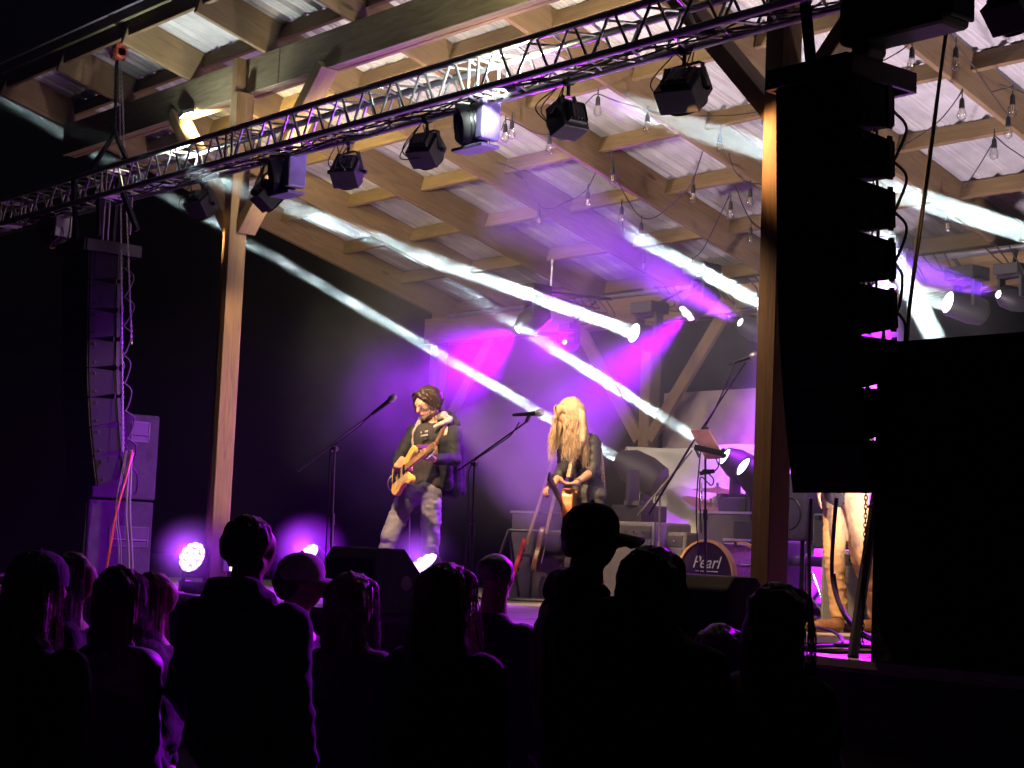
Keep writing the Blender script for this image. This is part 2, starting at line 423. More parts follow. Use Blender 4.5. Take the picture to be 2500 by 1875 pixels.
def box_lamp(px, py, label, aim=(.10,.75,-.66), size=.19, light=700, deg=42, group='black lamps hung under the front truss', Yc=TY1, target=None, lens=None, col=WARM):
    c = atY(px, py, Yc)
    t = thing('stage_lamp', (c.x, c.y, c.z-.15), label, 'lamp', group)
    if target is not None: aim = V(target)-c
    M = frame(aim); M.translation = c; h = size/2
    MB().box((0,0,0), (size, size, .15), M).box((0,0,-.085), (size*.72, size*.72, .03), M).box((0,0,-.105), (size*.5, size*.5, .012), M).build('housing', BLACK, t, bevel=.006)
    f = MB()
    for i in range(6): f.box(((i-2.5)*size*.13, 0, -.098), (.004, size*.6, .03), M)
    f.build('cooling_fins', BLACKM, t)
    MB().lathe([(h*.92,.074), (h*.98,.09), (h*.86,.092), (h*.84,.076)], 24, M, cap=False).build('lens_rim', BLACKM, t, True)
    MB().lathe([(.001,.084), (h*.82,.080)], 24, M, cap=False).build('lens', lens or LWARM, t)
    y = MB(); xx = M.to_3x3() @ V((1,0,0)); hook = V((c.x, TY1, CZ-.07))
    for s in (-1, 1):
        p0 = c + xx*s*(h+.014); y.bar(p0, V((p0.x, p0.y+(hook.y-p0.y)*.7, hook.z)), .006, .03, (0,1,0))
        y.lathe([(.016,0),(.016,.03)], 8, Matrix.Translation(c+xx*s*(h+.02)) @ frame(xx*s))
    y.bar(V((c.x-xx.x*(h+.014), hook.y, hook.z)), V((c.x+xx.x*(h+.014), hook.y, hook.z)), .03, .006)
    y.build('yoke', BLACKM, t)
    k = MB().tube([(c.x, TY1, CZ-.07), (c.x, TY1, CZ-.01)], .012, 8)
    k.lathe([(.036,-.022),(.036,.022)], 14, Matrix.Translation((c.x, TY1, TZ0)) @ frame((1,0,0)))
    k.build('clamp', BLACKM, t)
    cb = MB(); cables(cb, V((c.x, TY1-.02, CZ-.02)), 4); cb.build('cable', CABLE, t, True)
    if light:
        spot('lamp_light', c + (M.to_3x3() @ V((0,0,.11))), target or (c+V(aim)*3), light, col, deg, .5, .06, t)
    return t

MAN = at(1045, 1120, 14.1); WOM = at(1420, 1120, 13.6); LEG = at(2045, 1350, 11.6)
G = 'black lamps hung under the front truss'
box_lamp(492, 500, 'square black lamp under the truss just left of the front left timber post', target=V((-12.9,9.0,1.5)), light=160, deg=30)
box_lamp(655, 478, 'square black lamp below the big wash lamp beside the left timber post', target=V((-10.5,9.9,1.5)), light=700, deg=16)
box_lamp(848, 420, 'square black lamp with lit orange lower edge right of the big wash lamp', target=MAN, light=900, deg=32)
box_lamp(1040, 368, 'square black lamp on the truss with a tangle of looped cables', target=WOM, light=1150, deg=26)
box_lamp(1385, 292, 'square black lamp in a violet lit yoke halfway along the truss', target=V((-12.0,7.0,2.7)), light=1500, deg=25, col=(1.,.66,.36))
box_lamp(1668, 222, 'larger black lamp hanging low on the truss beside the right post', target=LEG, light=1500, deg=26, size=.24); _c = atY(1668,222,TY1); spot('lamp_light', _c+V((.06,-.06,-.14)), (-6.3,6.93,3.85), 190, (1.,.46,.16), 56, 1., .05, bpy.data.objects['stage_lamp.005']); spot('lamp_light', _c+V((-.5,-.12,-.14)), (-6.3,6.93,2.3), 260, (1.,.60,.36), 50, 1., .05, bpy.data.objects['stage_lamp.005'])  # two extra spots added to warm the right post, one beside the lamp
box_lamp(2482, 18, 'black lamp with orange rim in the top right corner', target=V((-4.5,9.2,1.6)), light=500, deg=45, size=.22)

def wash(px, py, label, s=1.):
    c = atY(px, py, TY1)
    t = thing('wash_lamp', (c.x, c.y, c.z-.15), label, 'lamp', 'big round wash lamps on the front truss')
    M = frame((-.35,-.8,-.18)); M.translation = c
    MB().lathe([(.09,-.10),(.125,-.08),(.13,.06),(.118,.09),(.108,.09),(.10,.06),(.001,.05)], 28, M).build('barrel', BLACK, t, True)
    mb = MB()
    for i in range(5): mb.lathe([(.128,-.07+i*.026),(.134,-.07+i*.026),(.134,-.062+i*.026),(.128,-.062+i*.026)], 28, M, cap=False)
    mb.build('cooling_fins', BLACKM, t, True)
    MB().box((c.x+.14, c.y+.02, c.z+.02), (.07, .15, .27)).build('arm', LITPLATE, t, bevel=.01)
    MB().box((c.x+.02, c.y+.02, c.z-.155), (.31, .15, .022)).build('base_plate', LITPLATE, t, bevel=.004)
    MB().box((c.x-.02, c.y+.02, c.z+.145), (.26, .1, .025)).tube([(c.x+.05, TY1, c.z+.15), (c.x+.05, TY1, CZ)], .014, 8).build('bracket', BLACKM, t)
    cb = MB(); cables(cb, V((c.x, TY1-.02, CZ-.02)), 4, .16); cb.build('cable', CABLE, t, True)
    spot('lamp_light', c+V((0,.16,.02)), c+V((-1.6,3.6,.55)), 290, (1.,.84,.62), 150, .7, .09, t)  # light added here to brighten the roof
    MB().lathe([(.001,.01),(.08,.0)], 20, Matrix.Translation(c+V((0,.115,.02))) @ frame((-.2,1,.1)), cap=False).build('lens', LWARM, t)  # lit face added to go with the roof light
wash(690, 425, 'big round black wash lamp with white side plate tinted by violet light near the left timber post')
wash(1152, 305, 'big round black wash lamp with white side plate tinted by violet light at mid truss')

# cables laid along the truss
cb = MB()
for k in range(5):
    pts = []
    x = -15.2
    while x < -3.4:
        pts.append((x, random.uniform(TY0+.05, TY1-.02), TZ0+random.uniform(-.03,.05))); x += random.uniform(.3,.55)
    cb.tube(curve_pts(pts, 4), .006, 5)
tag(cb.build('cable_loom', CABLE, None, True), 'bundle of thin black cables laid along inside the front truss', 'cable')
# bright white working lamps lying in the truss
for q, lab in (((1245, 205), 'glaring white lamp fixed inside the truss above the wash lamp'), ((447, 405), 'small glaring white lamp inside the truss left of the left timber post')):
    c = atY(*q, 6.57)
    t = thing('truss_lamp', (c.x, c.y, c.z-.05), lab, 'lamp', 'white lamps inside the truss')
    M = frame((-.9,-.1,.25)); M.translation = c
    MB().lathe([(.03,-.08),(.045,-.04),(.05,0),(.045,.002)], 16, M).build('housing', BLACK, t, True)
    MB().lathe([(.001,.006),(.044,.004)], 16, M, cap=False).build('lens', LENSW, t)
    MB().tube([c+V((0,0,-.04)), (c.x, c.y, TZ0)], .008, 6).bar((c.x, TY0, TZ0), (c.x, TY1, TZ0), .02, .02).build('bracket', BLACKM, t)
    if q[0] > 900: spot('lamp_light', c+V((0,-.02,.06)), c+V((.2,-.2,3)), 110, (1.,.95,.62), 165, .6, .04, t)  # extra upward spot added to brighten header and overhang
    spot('lamp_light', c+V((-.05,0,.02)), c+V((-3,0,.1)) if q[0] > 900 else c+V((.6,-.3,3)), 150 if q[0] > 900 else 110, (.9,1.,.92), 110 if q[0] > 900 else 165, .6, .04, t)  # left lamp's spot turned upward to brighten the overhang
# yellow flood on the header
c = atY(455, 281, 6.94)
t = thing('flood_lamp', c-V((0,0,.05)), 'small glowing flood lamp on the front beam lighting the brace yellow', 'lamp')
M = frame((.1,.35,-.9)); M.translation = c
MB().box((0,0,-.02), (.17,.09,.03), M).build('housing', BLACK, t, bevel=.004)
MB().box((0,0,.0), (.15,.075,.008), M).build('lens', emit('lit_yellow_lens', (1.,.93,.6), 35), t)
MB().bar(c, c+V((0,.06,.04)), .03,.02).build('bracket', BLACKM, t)
spot('lamp_light', c+V((0,.02,-.04)), c+V((-.3,2.2,-.1)), 300, (1.,.80,.34), 138, .4, .05, t)

# ------------------------------------------------------------------ rear pipe with moving lamps
RY = 10.8; RZ = 3.985
t = thing('rear_pipe', (-9, RY, RZ), 'long steel pipe under the rear of the roof carrying the moving lamps', 'truss')
for dy, dz in ((0, 0),):
    MB().tube([(-14.2, RY+dy, RZ+dz), (-2.6, RY+dy, RZ+dz)], .025, 12).build('pipe', mat('dull_steel_pipe', (.22,.22,.23), .4, .8), t, True)
for X in (-12.6, -9.3, -5.6):
    MB().tube([(X, RY, RZ), (X, RY, roofz(RY)+.02)], .012, 6).build('hanger', STEEL, t)

BEAMW = (.80, 1., .93)
def beam_light(o_, tgt, energy, col, spread, r, parent):
    """a moving head's tight parallel beam: a small lit disc with almost no spread"""
    d = bpy.data.lights.new('lamp_light', 'AREA'); d.shape = 'DISK'; d.size = 2*r; d.spread = math.radians(spread); d.energy = energy; d.color = col
    o = bpy.data.objects.new('lamp_light', d); COL.objects.link(o); o.rotation_euler = (V(tgt)-V(o_)).to_track_quat('-Z', 'Y').to_euler()
    o.parent = parent; o.location = V(o_)-V(parent['_o']); return o
def shaft(name, label, a, b, r0, r1, material):  # smoke only inside the beam, so its shape draws the light
    a, b = V(a), V(b); L = (b-a).length
    M = frame(b-a); t = MB(); n = 28
    me_pts = [(r0+(r1-r0)*i/6, L*i/6) for i in range(7)]
    o = MB().lathe(me_pts, n, None).build(name, material, None, False)
    M.translation = a; o.location = (0,0,0); o.matrix_world = M
    return tag(o, label, 'smoke', None, 'stuff')
SMK = smoke('smoke_wisps', .50, 5.5, .44, .57, .2, .05, (1,1,.5), fade=.82)
SMKT = smoke('thin_smoke', .20, 2.2, .38, .68, .2, .40, (1,1,.4), fade=.4)
FEET = []
def moving_head(o_, aim, label, r=.075, led=False, hang=True, col=BEAMW, lens=None, base_z=None, s=1., grp='moving lamps on the rear pipe'):
    o_, aim = V(o_), V(aim); d = (aim-o_).normalized(); c = o_-d*.17*s
    bz = (RZ-.02) if hang else base_z
    t = thing('moving_lamp', (c.x, c.y, min(bz, c.z-.15)), label, 'lamp', grp)
    M = frame(d); M.translation = c
    MB().lathe([(.06*s,-.17*s),(.10*s,-.14*s),(.115*s,-.04*s),(.105*s,.08*s),(r+.015,.155*s),(r+.012,.165*s),(r,.168*s)], 24, M, cap=False).build('head', BLACK, t, True)
    if led:
        hs = MB(); off = [(0,0)]+[(math.cos(k*math.pi/3)*r*.62, math.sin(k*math.pi/3)*r*.62) for k in range(6)]
        for x, y in off: hs.lathe([(.001,.178*s),(r*.27,.174*s),(r*.29,.16*s)], 12, M @ Matrix.Translation((x,y,0)), cap=False)
        hs.build('led_cluster', lens or LENSPW, t, True)
        MB().lathe([(.001,.160*s),(r*.99,.160*s)], 20, M, cap=False).build('front_plate', BLACKM, t)
    else:
        MB().lathe([(.001,.172*s),(r*.7,.168*s),(r*.97,.158*s)], 24, M, cap=False).build('lens', lens or LENSW, t, True)
    h = V((d.y,-d.x,0)); h = h.normalized() if h.length > .01 else V((1,0,0))
    y = MB(); sg = 1 if hang else -1
    for k in (-1, 1):
        p = c+h*k*.135*s; y.bar(p, V((p.x, p.y, c.z+sg*.2*s)), .03*s, .09*s, (0,1,0))
    y.bar(c+h*-.15*s+V((0,0,sg*.2*s)), c+h*.15*s+V((0,0,sg*.2*s)), .10*s, .03*s)
    y.build('yoke', BLACK, t, bevel=.004)
    b = MB()
    zc = c.z+sg*.26*s
    if not hang: FEET.append((c.x, c.y, zc-.05*s))
    b.box((c.x, c.y, zc), (.26*s, .22*s, .10*s)); 
    if hang and bz > zc+.04: b.tube([(c.x, c.y, zc), (c.x, RY, bz)], .015, 8)
    b.build('base', BLACK, t, bevel=.008)
    if hang:
        cb = MB(); 
        for i in range(3): cb.tube(curve_pts([(c.x-.2+.1*i, RY-.1, RZ), (c.x-.05+.1*i, RY-.13, RZ-.12-.05*i), (c.x+.02*i, c.y, zc)]), .006, 5)
        cb.build('cable', CABLE, t, True)
    return t
def beam(o_, e_, t, power, r=.075, deg=.9, length=None, label='', material=None, grow=1.):
    o_, e_ = V(o_), V(e_); d = (e_-o_).normalized(); L = length or (e_-o_).length
    beam_light(o_+d*.012, e_, power, BEAMW, deg, r*.9, t)
    shaft('smoke', label, o_+d*.014, o_+d*L, r, r+math.tan(math.radians(deg/2))*L*.8, material or SMK)
PWB = 8.5
# floor lamps behind the band (beams 1 and 2), rear pipe (3, 4, 5, 6), low lamp on the right (7)
O1 = at(1508, 1118, 15.5); E1 = at(0, 238, 18.6)
t1 = moving_head(O1, E1, 'large moving lamp on the amplifier behind the singer', hang=False, base_z=1.9, s=1.45, grp='moving lamps on the floor')
beam(O1, E1, t1, PWB*1.1, .050, .7, label='long pale light beam shaped in smoke running up left past the left post')
O2 = at(1768, 1113, 14.6); E2 = at(1085, 683, 14.0)
t2 = moving_head(O2, E2, 'moving lamp glaring behind the music stand', hang=False, base_z=1.7, s=1.2, grp='moving lamps on the floor')
beam(O2, E2, t2, PWB*1.1, .052, .7, label='pale light beam shaped in smoke above the singer ending over the microphone')
O3 = at(1546, 812, 15.0); E3 = at(760, 526, 13.4)
t3 = moving_head(O3, E3, 'moving lamp with round white glare at the left of the rear pipe', r=.085)
beam(O3, E3, t3, PWB*1.4, .062, .7, length=4.2, label='brightest light beam shaped in smoke ending in the round glare left of the rear post')
O4 = at(1990, 812, 14.4); E4 = at(1590, 597, 13.2)
t4 = moving_head(O4, E4, 'moving lamp hidden behind the right speaker column')
beam(O4, E4, t4, PWB*1.6, .062, .7, length=2.3, label='short broken light beam shaped in smoke meeting the right timber post')
O5 = at(2590, 596, 12.4); E5 = at(1560, 268, 11.3)
t5 = moving_head(O5, E5, 'moving lamp at the far right end of the rear pipe')
beam(O5, E5, t5, PWB*2.0, .085, .7, length=3.5, label='wide dim light beam shaped in smoke crossing high behind the right speaker column', material=SMKT)
O6 = at(2312, 737, 13.2); E6 = at(1740, 563, 12.7)
t6 = moving_head(O6, E6, 'moving lamp with oval white glare right of the speaker column', r=.085)
beam(O6, E6, t6, PWB*.8, .08, .7, length=3.2, label='short light beam shaped in smoke left of the oval white glare')
O7 = at(2415, 1085, 12.6); E7 = at(2085, 440, 12.2)
t7 = moving_head(O7, E7, 'moving lamp on the floor behind the black wing screen', hang=False, base_z=1.7, grp='moving lamps on the floor')
beam(O7, E7, t7, PWB*2.2, .085, .7, length=4.2, label='steep light beam shaped in smoke rising from behind the black wing screen', material=SMKT)
# fixture with lit oval lens and violet body at right of the drums
O8 = at(1812, 1137, 14.2)
t8 = moving_head(O8, O8+V((-.30,-.81,.50)), 'large violet lit moving lamp with oval white lens beside the drums', r=.085, hang=False, base_z=1.6, s=1.5, grp='moving lamps on the floor')
# violet LED cluster lamps and their cones
VSMK = smoke('violet_lit_smoke', .16, 1.4, .3, .7, .1, .35)
def led_cone(o_, e_, label, power, deg, L, lab2, r=.085, col=PURP, cone=True, led=True, s=1.):
    o_, e_ = V(o_), V(e_); d = (e_-o_).normalized()
    t = moving_head(o_, e_, label, r=r, led=led, s=s)
    spot('lamp_light', o_+d*.03, e_, power, col, deg*1.15, 1., .05, t)
    if cone: shaft('smoke', lab2, o_+d*.02, o_+d*L, r*.9, r*.9+math.tan(math.radians(deg/2))*L*.9, VSMK)
led_cone(at(1676, 766, 14.6), at(1420, 1000, 14.3), 'violet LED cluster lamp beside the rear knee brace', 2400, 36, 2.2, 'violet light cone shaped in smoke slanting down left from the LED cluster lamp', .09)
led_cone(at(2158, 703, 13.0), at(2060, 860, 12.2), 'violet LED cluster lamp right of the speaker column', 5000, 44, 1.4, 'magenta light cone shaped in smoke below the lamp right of the speaker column', .1, (.5,.0,1.))
led_cone(at(1806, 786, 14.3), at(1560, 640, 13.8), 'tiny violet spot lamp left of the right timber post', 3500, 24, 2.4, 'violet light cone shaped in smoke fanning up left from the tiny spot lamp', .035, (.35,.03,1.), led=False, s=.8)
led_cone(at(2436, 718, 12.6), at(2200, 650, 12.2), 'tiny violet spot lamp near the right edge', 2500, 16, 1.4, 'violet light cone shaped in smoke pointing left near the right edge', .03, (.3,.03,1.), led=False, s=.8)
led_cone(at(1262, 806, 15.4), at(930, 1030, 15.0), 'violet lamp on the left end of the rear pipe', 3200, 74, 1, '', .04, (.40,.0,1.), cone=False, led=False)
led_cone(at(1378, 835, 15.9), at(1290, 800, 15.2), 'tiny red glowing lamp under the left end of the rear pipe', 350, 120, 1, '', .018, (.5,.0,1.), cone=False, led=False, s=.6)
# violet floor lamps facing the crowd
def floor_par(q, tt, aim, label, r=.10, power=38):
    o_ = at(*q, tt); py_ = q[1]; d = V(aim).normalized(); c = o_-d*.1
    t = thing('floor_lamp', (c.x, c.y, ST), label, 'lamp', 'violet LED floor lamps along the stage edge')
    M = frame(d); M.translation = c
    MB().lathe([(.05,-.13),(.09,-.10),(r+.005,.0),(r+.01,.10),(r,.105)], 28, M, cap=False).build('housing', BLACK, t, True)
    hs = MB()
    for ring, nn in ((0,1),(.42,6),(.8,12)):
        for k in range(nn):
            a = 2*math.pi*k/nn; hs.lathe([(.001,.103),(r*.17,.099),(r*.19,.09)], 10, M @ Matrix.Translation((math.cos(a)*ring*r, math.sin(a)*ring*r, 0)), cap=False)
    hs.build('led_cluster', LENSPW, t, True)
    MB().lathe([(.001,.088),(r*.99,.088)], 24, M, cap=False).build('front_plate', emit('glowing_violet_plate', (.5,.12,1.), 3.), t)
    h = V((d.y,-d.x,0)).normalized(); y = MB()
    for k in (-1, 1): y.bar(c+h*k*(r+.02), V((c.x+h.x*k*(r+.02), c.y+h.y*k*(r+.02), ST+.02)), .006, .035, h)
    y.bar(c+h*-(r+.02)+V((0,0,ST+.02-c.z)), c+h*(r+.02)+V((0,0,ST+.02-c.z)), .05, .01)
    y.build('yoke', BLACKM, t)
    MB().box((c.x-d.x*.05, c.y-d.y*.05, ST+.05), (.2,.2,.09)).build('base', BLACK, t, bevel=.006)
    spot('lamp_light', o_+d*.02, o_+d*3, power, (.48,.04,1.), 120, .9, .08, t)
    pl = bpy.data.lights.new('lamp_light', 'POINT'); pl.energy = 2. if py_ > 1370 else 6.; pl.color = (.40,.05,1.); pl.shadow_soft_size = .05  # point light added so the halo ball glows
    po = bpy.data.objects.new('lamp_light', pl); COL.objects.link(po); po.parent = t; po.location = o_+d*.07-c.copy()+V((0,0,c.z-ST))
floor_par((468, 1359), 13.6, (.35,-.85,.30), 'violet floor lamp with round glowing face beside the left timber post', .125)
floor_par((752, 1352), 14.0, (.15,-.8,.55), 'violet floor lamp glowing above the cap of a spectator', .10)
floor_par((1030, 1377), 12.4, (-.02,-.62,.70), 'violet floor lamp tilted beside the left floor monitor', .125, 18)

# ------------------------------------------------------------------ drifting smoke over the stage
st = MB(); st.ball((0,0,0), (1,1,1), sub=3)
def cloud(c, r, mt, label):
    o = MB().ball((0,0,0), r, sub=3).build('smoke', mt, None); o.location = V(c)-V((0,0,r[2]))
    return tag(o, label, 'smoke', None, 'stuff')
CLD = smoke('drifting_smoke', .15, 1.2, .38, .64, .1, .10, soft=True)
CLD2 = smoke('lamp_halo_smoke', 1.1, 2.2, .2, .7, .1, .6, soft=True)
cloud((-12.5, 9.9, 3.2), (3.1, 1.6, 1.9), CLD, 'violet smoke drifting behind the guitarist and the singer')
cloud((-10.2, 9.9, 3.0), (2.0, 1.5, 1.6), CLD, 'violet smoke drifting between the singer and the drums')
cloud((-8.2, 10.0, 3.3), (1.7, 1.2, 1.4), CLD, 'violet smoke hanging behind the right speaker column')
for q, tt_, lb in (((468,1357),13.55,'added smoke ball shaping a violet glow round the round floor lamp by the left post'), ((752,1350),13.95,'added smoke ball shaping a violet glow over the floor lamp behind the spectator cap'), ((1028,1377),12.35,'added smoke ball shaping a violet glow round the tilted floor lamp by the monitor')):
    cloud(at(*q, tt_), (.36,.36,.36), CLD2, lb)  # smoke balls added to shape a halo round each floor lamp
hz = MB().box((-30, 8, 6.5), (100, 36, 15)).build('haze', smoke('haze_air', .0010), None)
tag(hz, kind='stuff')

# unseen floods added to brighten the underside of the roof
def roof_fill(loc, tgt, power, col, deg, label):
    loc = V(loc); t = thing('added_roof_flood', (loc.x, loc.y, loc.z-.12), label, 'lamp', 'unseen flood lamps added to brighten the roof'); M = frame(V(tgt)-loc); M.translation = loc
    MB().box((0,0,-.04), (.30,.22,.08), M).build('housing', BLACK, t, bevel=.01)
    MB().box((0,0,.004), (.26,.18,.006), M).build('lens', emit('added_flood_lens_%d' % int(power), col, 2.), t)
    MB().box((loc.x, loc.y, loc.z-.10), (.2,.1,.02)).bar((loc.x-.16,loc.y,loc.z), (loc.x-.16,loc.y,loc.z-.10), .02,.01).bar((loc.x+.16,loc.y,loc.z), (loc.x+.16,loc.y,loc.z-.10), .02,.01).bar((loc.x-.16,loc.y,loc.z-.10), (loc.x+.16,loc.y,loc.z-.10), .02,.01).build('bracket', BLACKM, t)
    spot('lamp_light', loc+(V(tgt)-loc).normalized()*.05, tgt, power, col, deg, .6, .12, t)
roof_fill((-5.55, 8.6, 1.32), (-8.4, 8.9, 5.2), 1050, (1.,.82,.94), 96, 'unseen flood lamp added behind the wing screen to brighten the roof')
roof_fill((-2.2, 8.6, 1.32), (-4.6, 8.6, 5.2), 260, (1.,.80,.94), 70, 'unseen flood lamp added at the far right to brighten the roof')
roof_fill((-14.7, 8.7, 1.32), (-14.0, 9.0, 5.0), 130, (1.,.80,.50), 80, 'unseen warm flood lamp added at far left to brighten the roof')
led_cone(at(1935, 700, 13.9), V((-9.6, 11.6, 2.3)), 'unseen violet lamp added behind the right timber post to tint the wall', 3000, 80, 1, '', .04, (.46,.02,1.), cone=False, led=False)  # unseen lamp added to wash the back wall violet

# moving lamp hung at the far left end of the front truss
c = atY(128, 566, TY1)
t = thing('moving_lamp', c-V((0,0,.2)), 'black moving lamp with pale side plate at far left end of the truss', 'lamp', 'big lamps on the front truss')
M = frame((.45,.5,-.75)); M.translation = c
MB().lathe([(.06,-.14),(.10,-.11),(.115,-.02),(.105,.09),(.10,.10),(.001,.095)], 24, M).build('head', BLACK, t, True)
MB().lathe([(.100,.101),(.112,.104),(.112,.112),(.100,.112)], 24, M, cap=False).build('lens_rim', mat('brass_rim', (.5,.32,.2), .4, .6), t, True)
MB().box(c+V((.22,0,.06)), (.03,.16,.26)).build('side_plate', mat('pale_grey_plate', (.34,.34,.38), .5), t, bevel=.01)
MB().bar(c+V((-.14,0,.18)), c+V((.22,0,.18)), .08, .03).bar(c+V((-.14,0,0)), c+V((-.14,0,.18)), .03,.06,(0,1,0)).tube([c+V((.03,0,.18)), (c.x+.03, TY1, CZ)], .014, 8).build('yoke', BLACKM, t)
cb = MB(); cb.tube(curve_pts([c+V((.25,0,.2)), c+V((.36,0,.08)), c+V((.33,0,-.1)), c+V((.25,0,-.08))]), .008, 6); cables(cb, V((c.x+.1, TY1, CZ)), 5, .15); cb.build('cable', CABLE, t, True)

# ------------------------------------------------------------------ hung speaker columns
GRILLE = mat('black_grille', (.01, .01, .011), .6, .3, .3, 90, .4, 220)
CAB = mat('speaker_cabinet_paint', (.007, .007, .009), .8, 0, .2, 60, .2, 160, .2)
def speaker_column(x0, x1, ytop, ztop, n, label, front=.0, box_h=.235, depth=.36, tilt0=2, dt=1.4):
    t = thing('speaker_column', ((x0+x1)/2, ytop+.18, ztop-n*box_h), label, 'speaker', 'hung speaker columns')
    y, z, a = ytop, ztop, math.radians(tilt0)
    W = x1-x0
    for i in range(n):
        a += math.radians(dt*1.5 if i > 3 else .4)
        fy, fz = V((0, math.sin(a)*-1, 0)), None
        d = V((0, math.sin(a), -math.cos(a)))              # down the front face
        bk = V((0, math.cos(a), math.sin(a)))              # towards the rear
        p = V((0, y, z)); hh = box_h+.003
        taper = .038
        out = [p, p+d*hh, p+d*(hh-taper)+bk*depth, p+d*taper+bk*depth]
        mb = MB()
        mb.v = [V((x0, q.y, q.z)) for q in out]+[V((x1, q.y, q.z)) for q in out]
        mb.f = [(3,2,1,0),(4,5,6,7),(0,1,5,4),(1,2,6,5),(2,3,7,6),(3,0,4,7)]
        c = mb.build('cabinet', CAB, t, bevel=.006); sub(c)
        gm = MB(); q0 = p-bk*.012+d*.01; q1 = p-bk*.012+d*(hh-.01); r0 = p+d*.01; r1 = p+d*(hh-.01)
        gm.v = [V((X, q.y, q.z)) for X in (x0+.015, x1-.015) for q in (q0, q1, r1, r0)]
        gm.f = [(0,1,2,3),(7,6,5,4),(0,4,5,1),(1,5,6,2),(2,6,7,3),(3,7,4,0)]
        gm.build('grille', GRILLE, c)
        rg = MB()                                          # side rigging plates, rear handle, connector plate
        for X in (x0-.006, x1+.006):
            rg.bar(V((X, *(p+d*.02+bk*(depth-.05)).yz)), V((X, *(p+d*(hh-.02)+bk*(depth-.05)).yz)), .03, .012, (1,0,0))
            for f in (.2,.8): rg.lathe([(.011,0),(.011,.012)], 8, Matrix.Translation((X, *(p+d*hh*f+bk*.05).yz)) @ frame((1 if X > x0+.1 else -1,0,0)))
        cpl = p+d*hh*.5+bk*(depth+.012)
        rg.box((( x0+x1)/2, cpl.y, cpl.z), (.22, .02, .08))
        rg.tube([((x0+x1)/2-.16, cpl.y, cpl.z), ((x0+x1)/2-.16, cpl.y+.035, cpl.z), ((x0+x1)/2-.16, cpl.y+.035, cpl.z-.05)], .008, 6)
        rg.build('rigging', BLACKM, c)
        pr = p+d*hh*.5+bk*(depth+.02); nx = pr+d*box_h
        cb = MB()
        for s in (-.05, .06, x1-(x0+x1)/2-.03):
            X = (x0+x1)/2+s
            cb.tube(curve_pts([(X, pr.y, pr.z), (X+.01, pr.y+.05+random.random()*.05, pr.z-.07), (X, nx.y+.03, nx.z+.04), (X, nx.y, nx.z)]), .008, 5)
        cb.build('link_cable', CABLE, c, True)
        p = p+d*box_h; y, z = p.y, p.z
    # top frame
    fr = MB()
    for X in (x0-.01, x1+.01): fr.bar((X, ytop-.05, ztop+.04), (X, ytop+depth+.14, ztop+.04), .03, .10, (0,0,1))
    for Y in (ytop-.05, ytop+depth*.5, ytop+depth+.14): fr.bar((x0-.01, Y, ztop+.04), (x1+.01, Y, ztop+.04), .04, .10)
    fr.build('fly_frame', BLACKM, t, bevel=.004)
    return t, V((0, y, z))
# right column
xr0 = -5.80; xr1 = -5.30
tR, eR = speaker_column(xr0, xr1, 6.40, 3.98, 8, 'tall black speaker column hanging in front of the right timber post', box_h=.252, depth=.31)
tL, eL = speaker_column(-14.05, -13.53, 6.46, 4.0, 8, 'black speaker column hanging at far left beyond the left timber post', box_h=.25, depth=.31)
STRAP = mat('black_strap', (.01,.01,.01), .9)
for x0, x1, zt, t in ((xr0, xr1, 4.06, tR), (-14.05, -13.53, 4.08, tL)):
    mb = MB()
    xm = (x0+x1)/2
    for a, b in (((xm-.10, 6.50, zt), (xm-.16, TY0, TZ1+.03)), ((xm+.12, 6.72, zt), (xm+.22, TY1, TZ1+.03))):
        mb.bar(a, b, .05, .03, (0,1,0)).ball(a, .03, sub=1)
    mb.build('lifting_strap', STRAP, t)
def chain_mesh(mb, a, b, link=.05, r=.0055):
    a, b = V(a), V(b); L = (b-a).length; n = max(2, int(L/(link*.72))); d = (b-a).normalized(); o = d.orthogonal().normalized()
    for i in range(n):
        c = a+d*(i+.5)*L/n; u = o if i % 2 else d.cross(o)
        pts = [c+d*math.cos(k*math.pi/4)*link*.5+u*math.sin(k*math.pi/4)*link*.24 for k in range(9)]
        mb.tube(pts, r, 4, cap=False)
